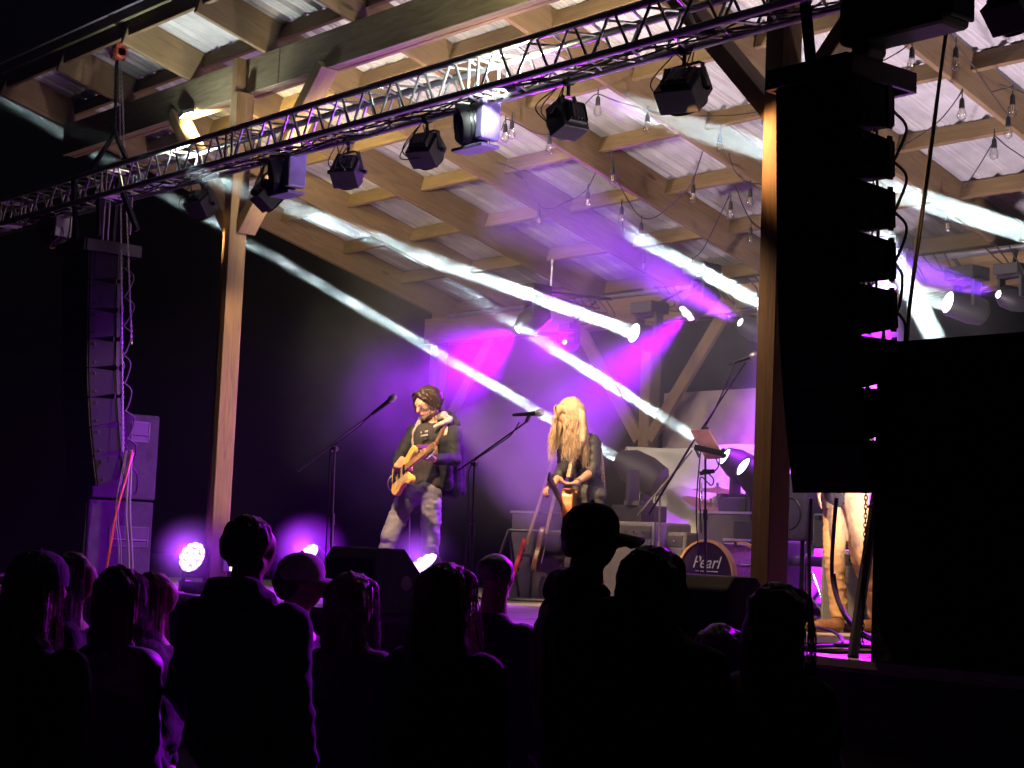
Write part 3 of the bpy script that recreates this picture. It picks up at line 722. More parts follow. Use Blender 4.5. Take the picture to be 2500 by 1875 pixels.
def hoist(q, Yc, label, dn_px, extra=0):
    c = atY(*q, Yc); t = thing('chain_hoist', c-V((0,0,.1)), label, 'hoist', 'chain hoists')
    top = roofz(Yc, .02)
    MB().tube(curve_pts([c+V((0,0,.10)), c+V((.035,0,.13)), c+V((.02,0,.18)), c+V((-.03,0,.17)), c+V((-.035,0,.13))]), .011, 8).tube([c+V((0,0,.10)), c+V((0,0,.05))], .014, 8).build('hook', BLACKM, t, True)
    MB().box(c+V((-.045,0,0)), (.05,.10,.13)).box(c+V((.045,0,0)), (.05,.10,.13)).lathe([(.055,-.07),(.062,-.03),(.062,.03),(.055,.07)], 16, Matrix.Translation(c+V((0,0,-.02))) @ frame((1,0,0))).build('housing', RED, t, bevel=.015)
    MB().box(c, (.035,.13,.15)).build('side_plate', BLACKM, t, bevel=.01)
    MB().tube([c+V((0,0,.15)), (c.x, c.y, top)], .008, 6).build('sling', BLACKM, t)
    low = atY(*dn_px, 6.57); mb = MB()
    for dx in (0, -.022):
        mb = MB(); chain_mesh(mb, c+V((-.01+dx,0,-.08)), (low.x-.01+dx, low.y, low.z), .04, .004); mb.build('load_chain', BLACKM, t)
    for k, dx in enumerate((.04, .07)):
        mb = MB(); chain_mesh(mb, c+V((dx-.01,0,-.08)), (low.x+.13+dx, 6.74, 3.2 if k else 2.3), .03, .0024); mb.build('hand_chain', STEEL, t)
    mb = MB(); lowv = V((low.x-.02, 6.57, low.z))
    mb.bar(lowv, (lowv.x-.17, TY0, TZ1+.02), .04, .025, (0,1,0)).bar(lowv, (lowv.x+.12, TY1, TZ1+.02), .04, .025, (0,1,0)).ball(lowv, .035, sub=1)
    mb.build('bridle', STRAP, t)
    return t
hoist((289, 125), 6.72, 'orange red chain hoist hooked under the left roof overhang', (283, 325))
# right hoist sits above the frame: motor box, chains beside the column
c = atY(2205, 30, 6.50)
t = thing('chain_motor', c-V((0,0,.1)), 'black chain motor above the right speaker column', 'hoist')
M = Matrix.Translation(c)
MB().box((0,0,0), (.62,.22,.26), M).box((-.2,0,-.15), (.12,.15,.08), M).build('housing', BLACK, t, bevel=.03)
MB().box((.33,0,0), (.03,.18,.2), M).build('end_cap', BLACKM, t, bevel=.01)
MB().tube([c+V((0,0,.12)), (c.x, 6.5, roofz(6.5)+.03)], .012, 6).build('sling', BLACKM, t)
mb = MB(); a = atY(2114, 82, 6.55); chain_mesh(mb, (a.x, a.y, c.z-.1), (a.x, a.y, 3.95), .032, .0028)
b_ = atY(2141, 72, 6.62); mb.build('chain', BLACKM, t); mb = MB(); chain_mesh(mb, (b_.x, b_.y, c.z-.1), (b_.x, b_.y, 1.25), .030, .0026); mb.build('chain', BLACKM, t)
# vertical tubes from the truss above the left column
t = thing('hanging_frame', (-13.7, 6.6, 4.1), 'thin metal tube frame above the left speaker column', 'rigging frame')
mb = MB()
for q in ((256,485),(268,485),(322,480)):
    a = atY(*q, 6.6); mb.tube([a, (a.x, a.y, 4.1)], .012, 6)
mb.build('tubes', STEEL, t)
mb = MB(); a = atY(300, 470, 6.5)
mb.bar(a, (a.x+.1, 6.6, 4.12), .05, .03, (0,1,0)); a = atY(243, 470, 6.5); mb.bar(a, (a.x+.04, 6.5, 4.12), .06, .03, (0,1,0)); mb.build('strap', STRAP, t)
# cable drop below left column: orange and grey
mb = MB(); mb.tube(curve_pts([atX(322,1100,-13.4), atX(312,1150,-13.3), atX(290,1230,-13.3), atX(270,1330,-13.35), atX(262,1380,-13.4)]), .012, 6)
mb.tube(curve_pts([atX(326,1105,-13.4), atX(300,1190,-13.28), atX(275,1290,-13.3), atX(258,1400,-13.4)]), .008, 6)
tag(mb.build('cable', ORANGE, None, True), 'orange cable trailing from the bottom of the left speaker column', 'cable')
mb = MB()
for d in (0, 9, -20, -26): mb.tube(curve_pts([atX(318+d*.4,1100,-13.4), atX(308+d,1240,-13.3), atX(313+d*.9,1330,-13.3), atX(315+d,1400,-13.35)]), .011 if d > -1 else .006, 6)
tag(mb.build('cable', mat('grey_rope', (.10,.09,.10), .8), None, True), 'grey ropes hanging below the left speaker column', 'rope')

# ------------------------------------------------------------------ sub and top speaker stack at far left
def stack_box(x1, y0, y1, z0, z1, w_, label, handles, gy=None):
    t = thing('stage_speaker', (x1-w_/2, (y0+y1)/2, z0), label, 'speaker', 'stacked speakers at the far left')
    MB().box((x1-w_/2, (y0+y1)/2, (z0+z1)/2), (w_, y1-y0, z1-z0-.012)).build('cabinet', mat('worn_black_cabinet_%d' % round(z0*10), (.012,.0115,.014), .85, 0, .5, 12, .35, 120), t, bevel=.018)
    MB().box((x1-w_/2, y0-.006, (z0+z1)/2), (w_-.05, .012, z1-z0-.06)).build('grille', GRILLE, t)
    for hy, hz_ in handles:
        f = MB()
        for dz, h in ((.085,.012),(-.085,.012)): f.box((x1+.003, hy, hz_+dz), (.010, .17, h))
        for dy in (-.085,.085): f.box((x1+.003, hy+dy, hz_), (.010, .012, .182))
        h = f.build('handle', DARKG, t); sub(h)
        MB().box((x1+.001, hy, hz_), (.004, .155, .155)).build('recess', BLACK, h)
        MB().tube([(x1+.008, hy-.075, hz_-.03), (x1+.008, hy+.075, hz_-.03)], .008, 8).build('grip', DARKG, h)
    for yy in (y0+.03, y1-.03):
        pass
    return t
SXF = -14.1
ya = atX(212, 1300, SXF).y; yb = atX(372, 1300, SXF).y; yc = atX(270, 1100, SXF).y
z2 = atX(300, 1221, SXF).z; z3 = atX(340, 1010, SXF).z
stack_box(SXF, ya, yb, ST+.02, z2, .6, 'worn black bass speaker with two square side handles at far left', ((ya+.30, ST+.42), (yb-.13, ST+.42)))
stack_box(SXF, ya+.02, yb+.01, z2+.004, z3, .55, 'worn black speaker standing on the bass speaker at far left', ((yb-.18, z3-.16),))

# ------------------------------------------------------------------ black wing screen at the right, edge cables
WX0 = -5.375
t = thing('wing_screen', (WX0+2, 6.72, ST), 'big flat black cloth screen standing on the stage edge at right', 'screen')
MB().box((WX0+2.1, 6.74, (ST+2.715)/2), (4.2, .05, 2.715-ST)).build('cloth', mat('black_duvetyne', (.012,.012,.015), .95, 0, .3, 3, .3, 8), t, bevel=.006)
mb = MB()
for X in (WX0+.1, WX0+2.1, WX0+4.1): mb.bar((X, 6.80, ST), (X, 6.80, 2.68), .04, .04, (0,1,0)).bar((X, 6.82, ST+1.1), (X, 7.5, ST+.02), .04, .04, (1,0,0))
mb.bar((WX0, 6.79, 2.70), (WX0+4.2, 6.79, 2.70), .03, .03)
mb.build('frame', WOOD, t)
# cables and straps below the right column
def pxtube(pts, r, name, mt, label, cat, n=6):
    mb = MB(); mb.tube(curve_pts([at(*p) for p in pts]), r, n); return tag(mb.build(name, mt, None, True), label, cat)
pxtube([(2042,1215,9.3),(2033,1330,9.3),(2033,1420,9.3),(2060,1500,9.1),(2105,1550,8.9),(2146,1568,8.7)], .011, 'cable', CABLE, 'thick black cable looping from the right column past the tan trousers', 'cable')
pxtube([(2036,1400,9.32),(2050,1470,9.3),(2090,1530,9.0),(2146,1566,8.72)], .008, 'cable', CABLE, 'thinner black cable bending beside the thick one at right', 'cable')
pxtube([(1980,1215,9.4),(1975,1330,9.4),(1977,1460,9.4),(1980,1560,9.4)], .010, 'cable', CABLE, 'straight black cable below the left edge of the right column', 'cable')
pxtube([(1990,1531,10.2),(2030,1540,9.6),(2055,1560,9.2),(2040,1575,9.0),(1960,1578,8.9)], .010, 'cable', CABLE, 'black cable curled on the stage floor by the tan shoe', 'cable')
pxtube([(2140,1205,8.9),(2128,1290,8.85),(2105,1440,8.8),(2082,1606,8.6)], .028, 'strut', BLACK, 'thick black strap running down from the right column to the stage edge', 'strap')
pxtube([(1935,1575,9.2),(2030,1575,9.0),(2150,1582,8.75)], .012, 'cable', CABLE, 'black cable laid along the stage edge at right', 'cable')
pxtube([(1925,1588,9.1),(2040,1590,8.9),(2150,1590,8.7)], .014, 'cable', CABLE, 'second black cable laid along the stage edge at right', 'cable')
pxtube([(2318,-10,8.9),(2300,140,8.9),(2262,420,8.8),(2222,720,8.6),(2213,832,8.45)], .006, 'rope', CABLE, 'left of two thin black ropes falling to the wing screen', 'rope')
pxtube([(2336,-30,8.9),(2306,120,8.9),(2268,420,8.8),(2226,720,8.62),(2216,832,8.45)], .006, 'rope', CABLE, 'right of two thin black ropes falling to the wing screen', 'rope')
pxtube([(2120,690,9.3),(2150,760,9.2),(2158,830,8.9),(2150,850,8.7)], .009, 'cable', CABLE, 'black cable hanging off the rear of the right column', 'cable')

# ------------------------------------------------------------------ floor monitors
def wedge(px, py, Yf, w_, rz, label, h=.42, dp=.55):
    c = atZ(px, py, ST); c = V((c.x, c.y, ST))
    t = thing('floor_monitor', c, label, 'speaker', 'floor monitors on the stage edge')
    M = Matrix.Translation(c) @ Matrix.Rotation(rz, 4, 'Z')
    prof = [(-dp/2, .0), (-dp/2, h*.82), (-dp/2+.06, h), (-.02, h*1.0), (dp/2, h*.28), (dp/2, 0)]
    # x = width, y: audience side negative
    mb = MB(); n = len(prof)
    mb.v = [M @ V((x, y, z)) for x in (-w_/2, w_/2) for y, z in prof]
    mb.f = [tuple(range(n)), tuple(range(2*n-1, n-1, -1))]+[(i, (i+1) % n, n+(i+1) % n, n+i) for i in range(n)]
    mb.build('cabinet', CAB, t, bevel=.012)
    a, b = prof[3], prof[4]; d = V((0, b[0]-a[0], b[1]-a[1])); nn = V((0, -d.z, d.y)).normalized()
    g_ = MB(); ctr = V((0, (a[0]+b[0])/2, (a[1]+b[1])/2))+nn*.008
    R = Matrix((V((1,0,0)), d.normalized(), nn)).transposed()
    g_.box(ctr, (w_-.06, d.length-.03, .014), M, R); g_.build('grille', GRILLE, t)
    MB().lathe([(.001,.004),(.045,.004),(.05,0)], 18, M @ Matrix.Translation((w_/2, 0, h*.48)) @ frame((1,0,0))).build('pole_socket', BLACK, t)
    return t
wedge(925, 1498, 0, .50, math.radians(6), 'black floor monitor at the stage edge left of centre', .43, .56)
wedge(1752, 1584, 0, .50, math.radians(6), 'black floor monitor at the stage edge right of centre', .375, .52)
for (px, py, zz, lab) in ((450,1437,.02,'small pale box on the stage floor at left'),):
    c = atZ(px, py+8, ST)
    tag(MB().box(c+V((0,0,.05)), (.09,.07,.09)).build('junction_box', mat('pale_plastic', (.5,.5,.55), .5), None, bevel=.008), lab, 'box')
# socket on the left post
c = V((PX[0]+.12, YH-.03, 1.75))
sk = atX(551, 1378, PX[0]+.09)
mb = MB().box(sk, (.03,.06,.11)); tag(mb.build('outlet_box', mat('grey_box', (.3,.28,.3), .5), None, bevel=.006), 'small grey outlet box screwed low on the left timber post', 'outlet')

# ------------------------------------------------------------------ microphones and stands
def mic(parent, p, d, cordless=False):
    d = V(d).normalized(); M = frame(d); M.translation = V(p)
    MB().lathe([(.010,-.17),(.012,-.15),(.017,-.02),(.019,.0)], 14, M).build('body', BLACKM, parent, True)
    MB().lathe([(.019,0),(.026,.012),(.0275,.03),(.024,.048),(.013,.058),(.001,.06)], 16, M).build('mesh_head', mat('mic_mesh', (.6,.58,.56), .45, .7, .3, 400) if 'mic_mesh' not in MATS else MATS['mic_mesh'], parent, True)
def mic_stand(base, top, boom_a, boom_b, label, micdir=None, cable=True, mat_=None, legs=True, mic_at=None, r=.009):
    base, top, boom_a, boom_b = map(V, (base, top, boom_a, boom_b)); mt = mat_ or BLACKM
    t = thing('microphone_stand', (base.x, base.y, ST), label, 'microphone stand', 'microphone stands')
    mid = base.lerp(top, .55)
    MB().tube([base, mid], .011, 10).lathe([(.017,-.04),(.017,.04)], 10, Matrix.Translation(mid) @ frame(top-base)).tube([mid, top], .008, 10).build('pole', mt, t, True)
    MB().ball(top, .022, sub=2).lathe([(.018,-.022),(.018,.022)], 12, Matrix.Translation(top) @ frame((1,.3,0))).build('clutch', mt, t, True)
    MB().tube([boom_a, boom_b], r*.75, 8).build('boom', mt, t, True)
    if legs:
        f = MB()
        for k in range(3):
            a = k*2.094+.4; f.tube([base+V((0,0,.12)), base+V((math.cos(a)*.3, math.sin(a)*.3, .012))], .008, 6)
        f.build('tripod_legs', mt, t, True)
    d = micdir or (boom_b-boom_a)
    if mic_at is not False: mic(t, boom_b+V(d).normalized()*.12, d)
    if cable:
        cb = MB(); dd = (boom_b-boom_a)
        pts = [boom_b+V(d).normalized()*-.05, boom_a.lerp(boom_b, .8)+V((0,-.02,-.03)), boom_a.lerp(boom_b, .55)+V((0,-.02,-.03)), top+V((-.02,-.02,-.02)), top.lerp(base,.25)+V((-.03,-.02,0)), top.lerp(base,.6)+V((-.04,-.02,0)), base+V((-.05,-.03,.05))]
        cb.tube(curve_pts(pts), .005, 5); cb.build('cable', CABLE, t, True)
    return t
PALEST = mat('bright_steel_stand', (.3,.29,.28), .35, .6)
T1 = 13.6
b1 = atZ(805, 1478, ST); tt = (b1-CAM).dot(fw)
mic_stand(b1, at(817,1096,tt), at(727,1150,tt+.05), at(920,1002,tt-.15), 'tall boom microphone stand at left with boom rising to the right', mat_=PALEST)
b1 = atZ(1147, 1490, ST); tt = (b1-CAM).dot(fw)
t = mic_stand(b1, at(1158,1133,tt), at(1120,1148,tt+.1), at(1285,1030,tt-.25), 'dark boom microphone stand between the guitarist and the singer', micdir=ray(1320,1008)-ray(1265,1011), mic_at=False)
mp_ = at(1308,1009,tt-.28); mic(t, mp_, (at(1325,1007,tt-.28)-at(1270,1011,tt-.24)))
MB().tube([at(1285,1030,tt-.25), at(1292,1014,tt-.26)], .014, 8).build('mic_clip', BLACKM, t)
# music stand + tall boom mic
b1 = atZ(1722, 1500, ST); b1 = at(1722, 1515, 12.9); b1.z = ST; tt = (b1-CAM).dot(fw)
t = mic_stand(b1, at(1722,1047,tt), at(1690,1082,tt+.05), at(1820,885,tt-.2), 'tall boom microphone stand carrying a tablet by the right timber post', micdir=at(1838,868,tt-.2)-at(1790,886,tt-.15), cable=False, mic_at=False)
mic(t, at(1832,871,tt-.22), at(1846,866,tt-.22)-at(1790,886,tt-.15))
cb = MB(); cb.tube(curve_pts([at(*p) for p in ((1810,878,tt-.2),(1790,888,tt-.18),(1778,925,tt-.18),(1745,1000,tt-.1),(1722,1042,tt),(1712,1090,tt-.02),(1703,1180,tt),(1700,1260,tt),(1708,1400,tt),(1715,1500,tt))]), .006, 5)
cb.tube(curve_pts([at(*p) for p in ((1748,1120,tt-.05),(1754,1138,tt-.1),(1742,1152,tt-.05),(1730,1155,tt-.02),(1742,1170,tt-.1),(1736,1185,tt-.1),(1712,1165,tt-.05),(1708,1200,tt),(1712,1300,tt))]), .005, 5)
cb.build('cable', CABLE, t, True)
MB().tube([at(1690,1082,tt+.05), at(1585,1255,tt+.35)], .009, 8).build('counter_boom', BLACKM, t, True)
MB().lathe([(.02,-.03),(.02,.03)], 10, Matrix.Translation(at(1725,1152,tt)) @ frame((1,.2,0))).bar(at(1708,1156,tt), at(1744,1150,tt), .02,.03).build('clamp', BLACKM, t)
tb = thing('tablet_holder', at(1725,1085,tt-.06), 'pinkish tablet in a black holder on the tall microphone stand', 'tablet')
A_, B_, C_, D_ = at(1684,1050,tt+.02), at(1729,1049,tt-.16), at(1768,1120,tt-.22), at(1722,1121,tt-.04)
ex = (B_-A_); ey = (D_-A_); nn = ex.cross(ey).normalized()
mb = MB(); mb.v = [A_, B_, C_, D_, A_+nn*.012, B_+nn*.012, C_+nn*.012, D_+nn*.012]
mb.f = [(0,1,2,3),(7,6,5,4),(0,4,5,1),(1,5,6,2),(2,6,7,3),(3,7,4,0)]
mb.build('tablet', mat('rose_tablet_back', (.50,.24,.20), .45), tb, bevel=.003)
mb = MB(); mb.bar(at(1697,1092,tt-.1), at(1766,1107,tt-.24), .03, .045).bar(at(1697,1092,tt-.1), at(1708,1117,tt-.1), .02,.02).ball(at(1766,1100,tt-.24), .022, sub=1).ball(at(1768,1112,tt-.24), .022, sub=1).ball(at(1732,1062,tt-.1), .03, sub=1)
mb.bar(at(1722,1060,tt-.03), at(1722,1100,tt-.08), .02,.02); mb.build('holder', BLACKM, tb, bevel=.004)
# microphone stand in front of the amplifier
b1 = at(1609, 1478, 14.2); b1.z = ST; tt = (b1-CAM).dot(fw)
mic_stand(b1, at(1611,1205,tt), at(1557,1258,tt), at(1690,1100,tt-.1), 'boom microphone stand in front of the grey amplifier by the drums', cable=True, mic_at=False, mat_=mat('dull_steel_stand', (.12,.11,.12), .5, .5))

# ------------------------------------------------------------------ backline: banner, amps, cases, drum kit, guitars
def banner():
    x0, x1 = -12.02, -6.6; z1 = 2.64; z0 = 1.25; nx, nz_ = 90, 26; mb = MB()
    for j in range(nz_+1):
        for i in range(nx+1):
            u = i/nx; v = j/nz_; X = x0+(x1-x0)*u; Z = z1+(z0-z1)*v
            X += .10*v*(1-u)*1.2
            rip = .05*math.sin(u*60+v*3)*v*.35 + .10*math.exp(-((u*5-v*1.6)**2)*2)*math.sin((u*34-v*20))*.6*max(0, 1-u*3)
            Z -= .03*math.sin(u*math.pi*4)**2*(1-v)
            mb.v.append(V((X, BY-.2+rip-.03*noise.noise(V((X*1.5, Z*1.5, 0))), Z)))
    q = nx+1; mb.f = [(j*q+i, j*q+i+1, (j+1)*q+i+1, (j+1)*q+i) for j in range(nz_) for i in range(nx)]
    t = thing('banner', (x0, BY-.2, z0), 'plain white cloth banner tied across the rear timber posts', 'banner')
    o = mb.build('cloth', WHITE, t, True); o.modifiers.clear(); sd = o.modifiers.new('thick','SOLIDIFY'); sd.thickness = .003
    m2 = MB()
    for X in (x0, -9.2, x1): m2.lathe([(.012,-.003),(.02,0),(.012,.003)], 12, Matrix.Translation((X+.03, BY-.215, z1-.03)) @ frame((0,1,0)))
    m2.build('eyelets', STEEL, t)
banner()
def case_box(c, d, rz, name, mt, label, cat, group=None, extra=None):
    c = V(c); t = thing(name, c, label, cat, group); M = Matrix.Translation(c) @ Matrix.Rotation(rz, 4, 'Z')
    MB().box((0,0,d[2]/2), d, M).build('body', mt, t, bevel=.02)
    if extra: extra(t, M, d)
    return t
def amp_front(t, M, d):
    MB().box((0,-d[1]/2-.006,d[2]*.42), (d[0]-.06,.012,d[2]*.72), M).build('grille_cloth', mat('grey_grille_cloth', (.10,.10,.11), .9, 0, .3, 200) if 'grey_grille_cloth' not in MATS else MATS['grey_grille_cloth'], t)
    MB().box((0,-d[1]/2-.006,d[2]*.88), (d[0]-.06,.012,d[2]*.14), M).build('control_panel', DARKG, t)
    mb = MB()
    for i in range(7): mb.lathe([(.012,0),(.010,.018)], 10, M @ Matrix.Translation((-d[0]*.36+i*d[0]*.12, -d[1]/2-.012, d[2]*.88)) @ frame((0,-1,0)))
    mb.build('knobs', CHROME, t)
    MB().tube([M @ V((-.1,0,d[2]+.002)), M @ V((-.09,0,d[2]+.03)), M @ V((.09,0,d[2]+.03)), M @ V((.1,0,d[2]+.002))], .01, 6).build('handle', BLACK, t)
def caster_case(t, M, d):
    mb = MB()
    for s in (-1,1):
        for zz in (0.01, d[2]-.01): mb.box((0, s*d[1]/2, zz), (d[0]+.01,.02,.02), M)
    mb.build('corner_trim', ALU, t)
c1 = at(1608, 1470, 15.2); case_box((c1.x, c1.y, ST), (.72,.32,.66), math.radians(12), 'amplifier', GREYCL, 'grey guitar amplifier behind the slim microphone stand', 'amplifier', None, amp_front)
c1 = V(FEET[0]); case_box((c1.x, c1.y, ST), (.8,.5,c1.z-ST-.001), math.radians(5), 'amplifier', GREYCL, 'dark bass amplifier carrying the large moving lamp', 'amplifier', None, amp_front)
c1 = V(FEET[1]); case_box((c1.x, c1.y, ST), (.6,.45,c1.z-ST-.001), 0, 'road_case', DARKG, 'dark road case under the lamp behind the music stand', 'case', 'road cases', caster_case)
c1 = V(FEET[3]); case_box((c1.x, c1.y, ST), (.5,.42,c1.z-ST-.001), 0, 'road_case', DARKG, 'dark road case under the violet lit lamp', 'case', 'road cases', caster_case)
c1 = V(FEET[2]); case_box((c1.x, c1.y, ST), (.6,.5,c1.z-ST-.001), 0, 'road_case', DARKG, 'dark road case hidden behind the wing screen', 'case', 'road cases', caster_case)
c1 = at(2110, 1470, 12.6); case_box((c1.x, c1.y, ST), (.5,.4,.55), .2, 'amplifier', mat('pale_green_box', (.16,.18,.15), .7, 0, .2, 20), 'olive grey amplifier behind the tan trousers', 'amplifier', None, amp_front)
c1 = at(2095, 1470, 12.9); case_box((c1.x, c1.y, ST+.56), (.62,.35,.26), .2, 'small_amplifier', mat('blue_grey_box', (.22,.27,.28), .7, 0, .2, 20), 'blue grey amplifier top on the olive box at right', 'amplifier', None, amp_front)

# drum kit
DW = wood('maple_hoop', (.55,.28,.10), (.75,.45,.20), False, .35)
SPARK = mat('violet_sparkle_shell', (.35,.10,.38), .25, .5, .6, 90)
HEADB = mat('black_drum_head', (.02,.015,.02), .3)
HEADW = mat('white_drum_head', (.6,.58,.58), .5)
BRONZE = mat('cymbal_bronze', (.50,.36,.18), .28, .9, .15, 60)
kc = at(1725, 1402, 13.5); kc.z = ST+.305
kn = (V((0,0,0))+(CAM-kc)); kn.z = 0; kn.normalize(); kn = (Matrix.Rotation(math.radians(-40), 3, 'Z') @ kn)
KM = frame(kn); KM.translation = kc
kit = thing('drum_kit', (kc.x, kc.y, ST), 'violet sparkle drum kit with black front head in front of the banner', 'drum kit')
bd = MB().lathe([(.265,-.40),(.27,-.40),(.27,0),(.265,0)], 48, KM, cap=False).build('bass_drum', SPARK, kit, True); sub(bd)
MB().lathe([(.272,-.02),(.290,-.02),(.290,.03),(.272,.03),(.272,-.02)], 48, KM, cap=False).build('hoop', DW, bd, True)
MB().lathe([(.272,-.42),(.288,-.42),(.288,-.385),(.272,-.385),(.272,-.42)], 48, KM, cap=False).build('hoop', DW, bd, True)
hd = MB().lathe([(.001,.012),(.27,.010)], 48, KM, cap=False).build('front_head', HEADB, bd)
MB().lathe([(.001,-.405),(.27,-.405)], 48, KM, cap=False).build('rear_head', HEADW, bd)
lg = MB()
for k in range(8):
    a = k*math.pi/4+.39; p = V((math.cos(a)*.288, math.sin(a)*.288, -.06)); lg.tube([KM @ p, KM @ V((p.x, p.y, -.33))], .008, 6).tube([KM @ V((p.x*.97,p.y*.97,-.2)), KM @ V((p.x*1.04,p.y*1.04,-.2))], .016, 8)
lg.build('lugs', CHROME, bd, True)
fc = bpy.data.curves.new('lettering', 'FONT'); fc.body = 'Pearl'; fc.size = .135; fc.shear = .35; fc.extrude = .001; fc.align_x = 'CENTER'
fo = bpy.data.objects.new('tmp', fc); COL.objects.link(fo); dg = bpy.context.evaluated_depsgraph_get()
me = bpy.data.meshes.new_from_object(fo.evaluated_get(dg)); bpy.data.objects.remove(fo)
fo = bpy.data.objects.new('lettering', me); COL.objects.link(fo); me.materials.clear(); me.materials.append(mat('white_print', (.8,.8,.8), .5, 0, .02))
fo.parent = bd; up_l = KM.to_3x3().inverted() @ V((0,0,1)); ang = math.atan2(up_l.y, up_l.x)-math.pi/2
TM = KM @ Matrix.Rotation(ang, 4, 'Z') @ Matrix.Translation((0,.07,.016)); TM.translation = TM.translation-V((0,0,0))
fo.matrix_basis = Matrix.Translation(-V(bd['_o'])) @ TM
MB().tube([KM @ (Matrix.Rotation(ang,4,'Z') @ V((-.10,.045,.016))), KM @ (Matrix.Rotation(ang,4,'Z') @ V((.12,.045,.016)))], .004, 5).build('lettering_underline', MATS['white_print'], bd)
def drum(name, c, r, h, d, shell=SPARK, head=HEADW):
    M = frame(d); M.translation = V(c)
    o = MB().lathe([(r,-h),(r,0)], 32, M, cap=False).build(name, shell, kit, True); sub(o)
    MB().lathe([(.001,.002),(r*.98,.002)], 32, M, cap=False).build('head', head, o)
    MB().lathe([(r,-.005),(r+.012,-.005),(r+.012,.012),(r,.012)], 32, M, cap=False).lathe([(r,-h-.01),(r+.012,-h-.01),(r+.012,-h+.01),(r,-h+.01)], 32, M, cap=False).build('rim', CHROME, o, True)
    l2 = MB()
    for k in range(6): a = k*math.pi/3; l2.tube([M @ V((math.cos(a)*(r+.008), math.sin(a)*(r+.008), -.01)), M @ V((math.cos(a)*(r+.008), math.sin(a)*(r+.008), -h+.01))], .006, 5)
    l2.build('lugs', CHROME, o, True)
    M2 = frame(d); M2.translation = V(c); MB().lathe([(r*.99,-h),(.001,-h)], 24, M, cap=False).build('bottom_head', head, o)
drum('tom', at(1758, 1300, 14.9), .15, .20, (.25,-.2,1))
drum('tom', at(1800, 1318, 15.0), .16, .22, (.1,-.2,1))
drum('snare', at(1830, 1302, 15.2), .175, .14, (0,0,1), CHROME)
drum('floor_tom', at(1868, 1345, 14.9), .20, .36, (0,0,1))
def cymbal(c, r, d, label='cymbal', pole=True):
    c = V(c); M = frame(d); M.translation = c
    o = MB().lathe([(.001,.020),(.02,.018),(.035,.006),(r*.5,-.004),(r,-.022),(r,-.024),(r*.5,-.006),(.035,.003),(.001,.016)], 40, M, cap=False).build('cymbal', BRONZE, kit, True)
    if pole:
        b = V((c.x, c.y, ST+.02)); mb = MB().tube([c+V((0,0,.05)), c-V((0,0,.25)), b+V((0,0,.3))], .010, 8)
        for k in range(3): a = k*2.094; mb.tube([b+V((0,0,.3)), b+V((math.cos(a)*.25, math.sin(a)*.25, 0))], .008, 6)
        mb.ball(c+V((0,0,.04)), .016, sub=1).ball(c-V((0,0,.22)), .024, sub=1); mb.build('cymbal_stand', CHROME, kit, True)
cymbal(at(1735, 1232, 14.9), .25, (.35,.05,.9))
cymbal(at(1752, 1193, 15.3), .22, (.10,-.05,1))
cymbal(at(1862, 1250, 15.0), .20, (-.1,0,1))
cymbal(at(1925, 1252, 14.6), .2, (-.2,0,1))
mb = MB()                                        # rack hardware
rk = [((1712,1300,14.8),(1712,1180,15.0)), ((1738,1235,14.9),(1740,1310,14.9)), ((1745,1283,14.9),(1842,1283,15.1)), ((1745,1292,14.9),(1842,1294,15.1)), ((1780,1262,14.9),(1790,1310,14.9)), ((1820,1250,15.1),(1818,1300,15.1)), ((1925,1220,14.4),(1935,1480,14.4)), ((1905,1330,14.6),(1990,1325,14.4)), ((1905,1400,14.6),(1980,1380,14.4)), ((1940,1380,14.4),(1920,1450,14.3)), ((1960,1300,14.4),(1975,1500,14.2)), ((1985,1400,13.6),(1965,1480,13.4)), ((1985,1400,13.6),(2015,1480,13.4))]
for a, b in rk: MB().tube([at(*a), at(*b)], .011, 8).build('rack_tube', CHROME, kit, True)
for q in ((1745,1287,14.9),(1775,1287,14.9),(1815,1288,15),(1840,1290,15),(1712,1240,14.9),(1932,1272,14.4),(1950,1240,14.4),(1933,1335,14.4),(1958,1432,14.3),(1968,1360,14.3)): MB().ball(at(*q), (.028,.028,.032), sub=1).build('rack_clamp', CHROME, kit, True)
mb = MB(); pd = kc-kn*.45
mb.box((pd.x, pd.y, ST+.02), (.1,.3,.02)).tube([(pd.x-.06,pd.y,ST), (pd.x-.06,pd.y,ST+.24)], .008, 6).tube([(pd.x+.06,pd.y,ST), (pd.x+.06,pd.y,ST+.24)], .008, 6); mb.build('pedal', CHROME, kit)
th = thing('drum_throne', (kc.x+.2, kc.y+.95, ST), 'round black drum stool behind the drum kit', 'stool')
MB().lathe([(.001,.50),(.15,.50),(.165,.47),(.16,.42),(.001,.42)], 28, Matrix.Translation((kc.x+.2, kc.y+.95, ST))).build('seat', BLACK, th, True)
mb = MB().tube([(kc.x+.2,kc.y+.95,ST+.43),(kc.x+.2,kc.y+.95,ST+.12)], .014, 8)
for k in range(3): a = k*2.094; mb.tube([(kc.x+.2,kc.y+.95,ST+.2),(kc.x+.2+math.cos(a)*.24,kc.y+.95+math.sin(a)*.24,ST+.01)], .01, 6)
mb.build('legs', CHROME, th)
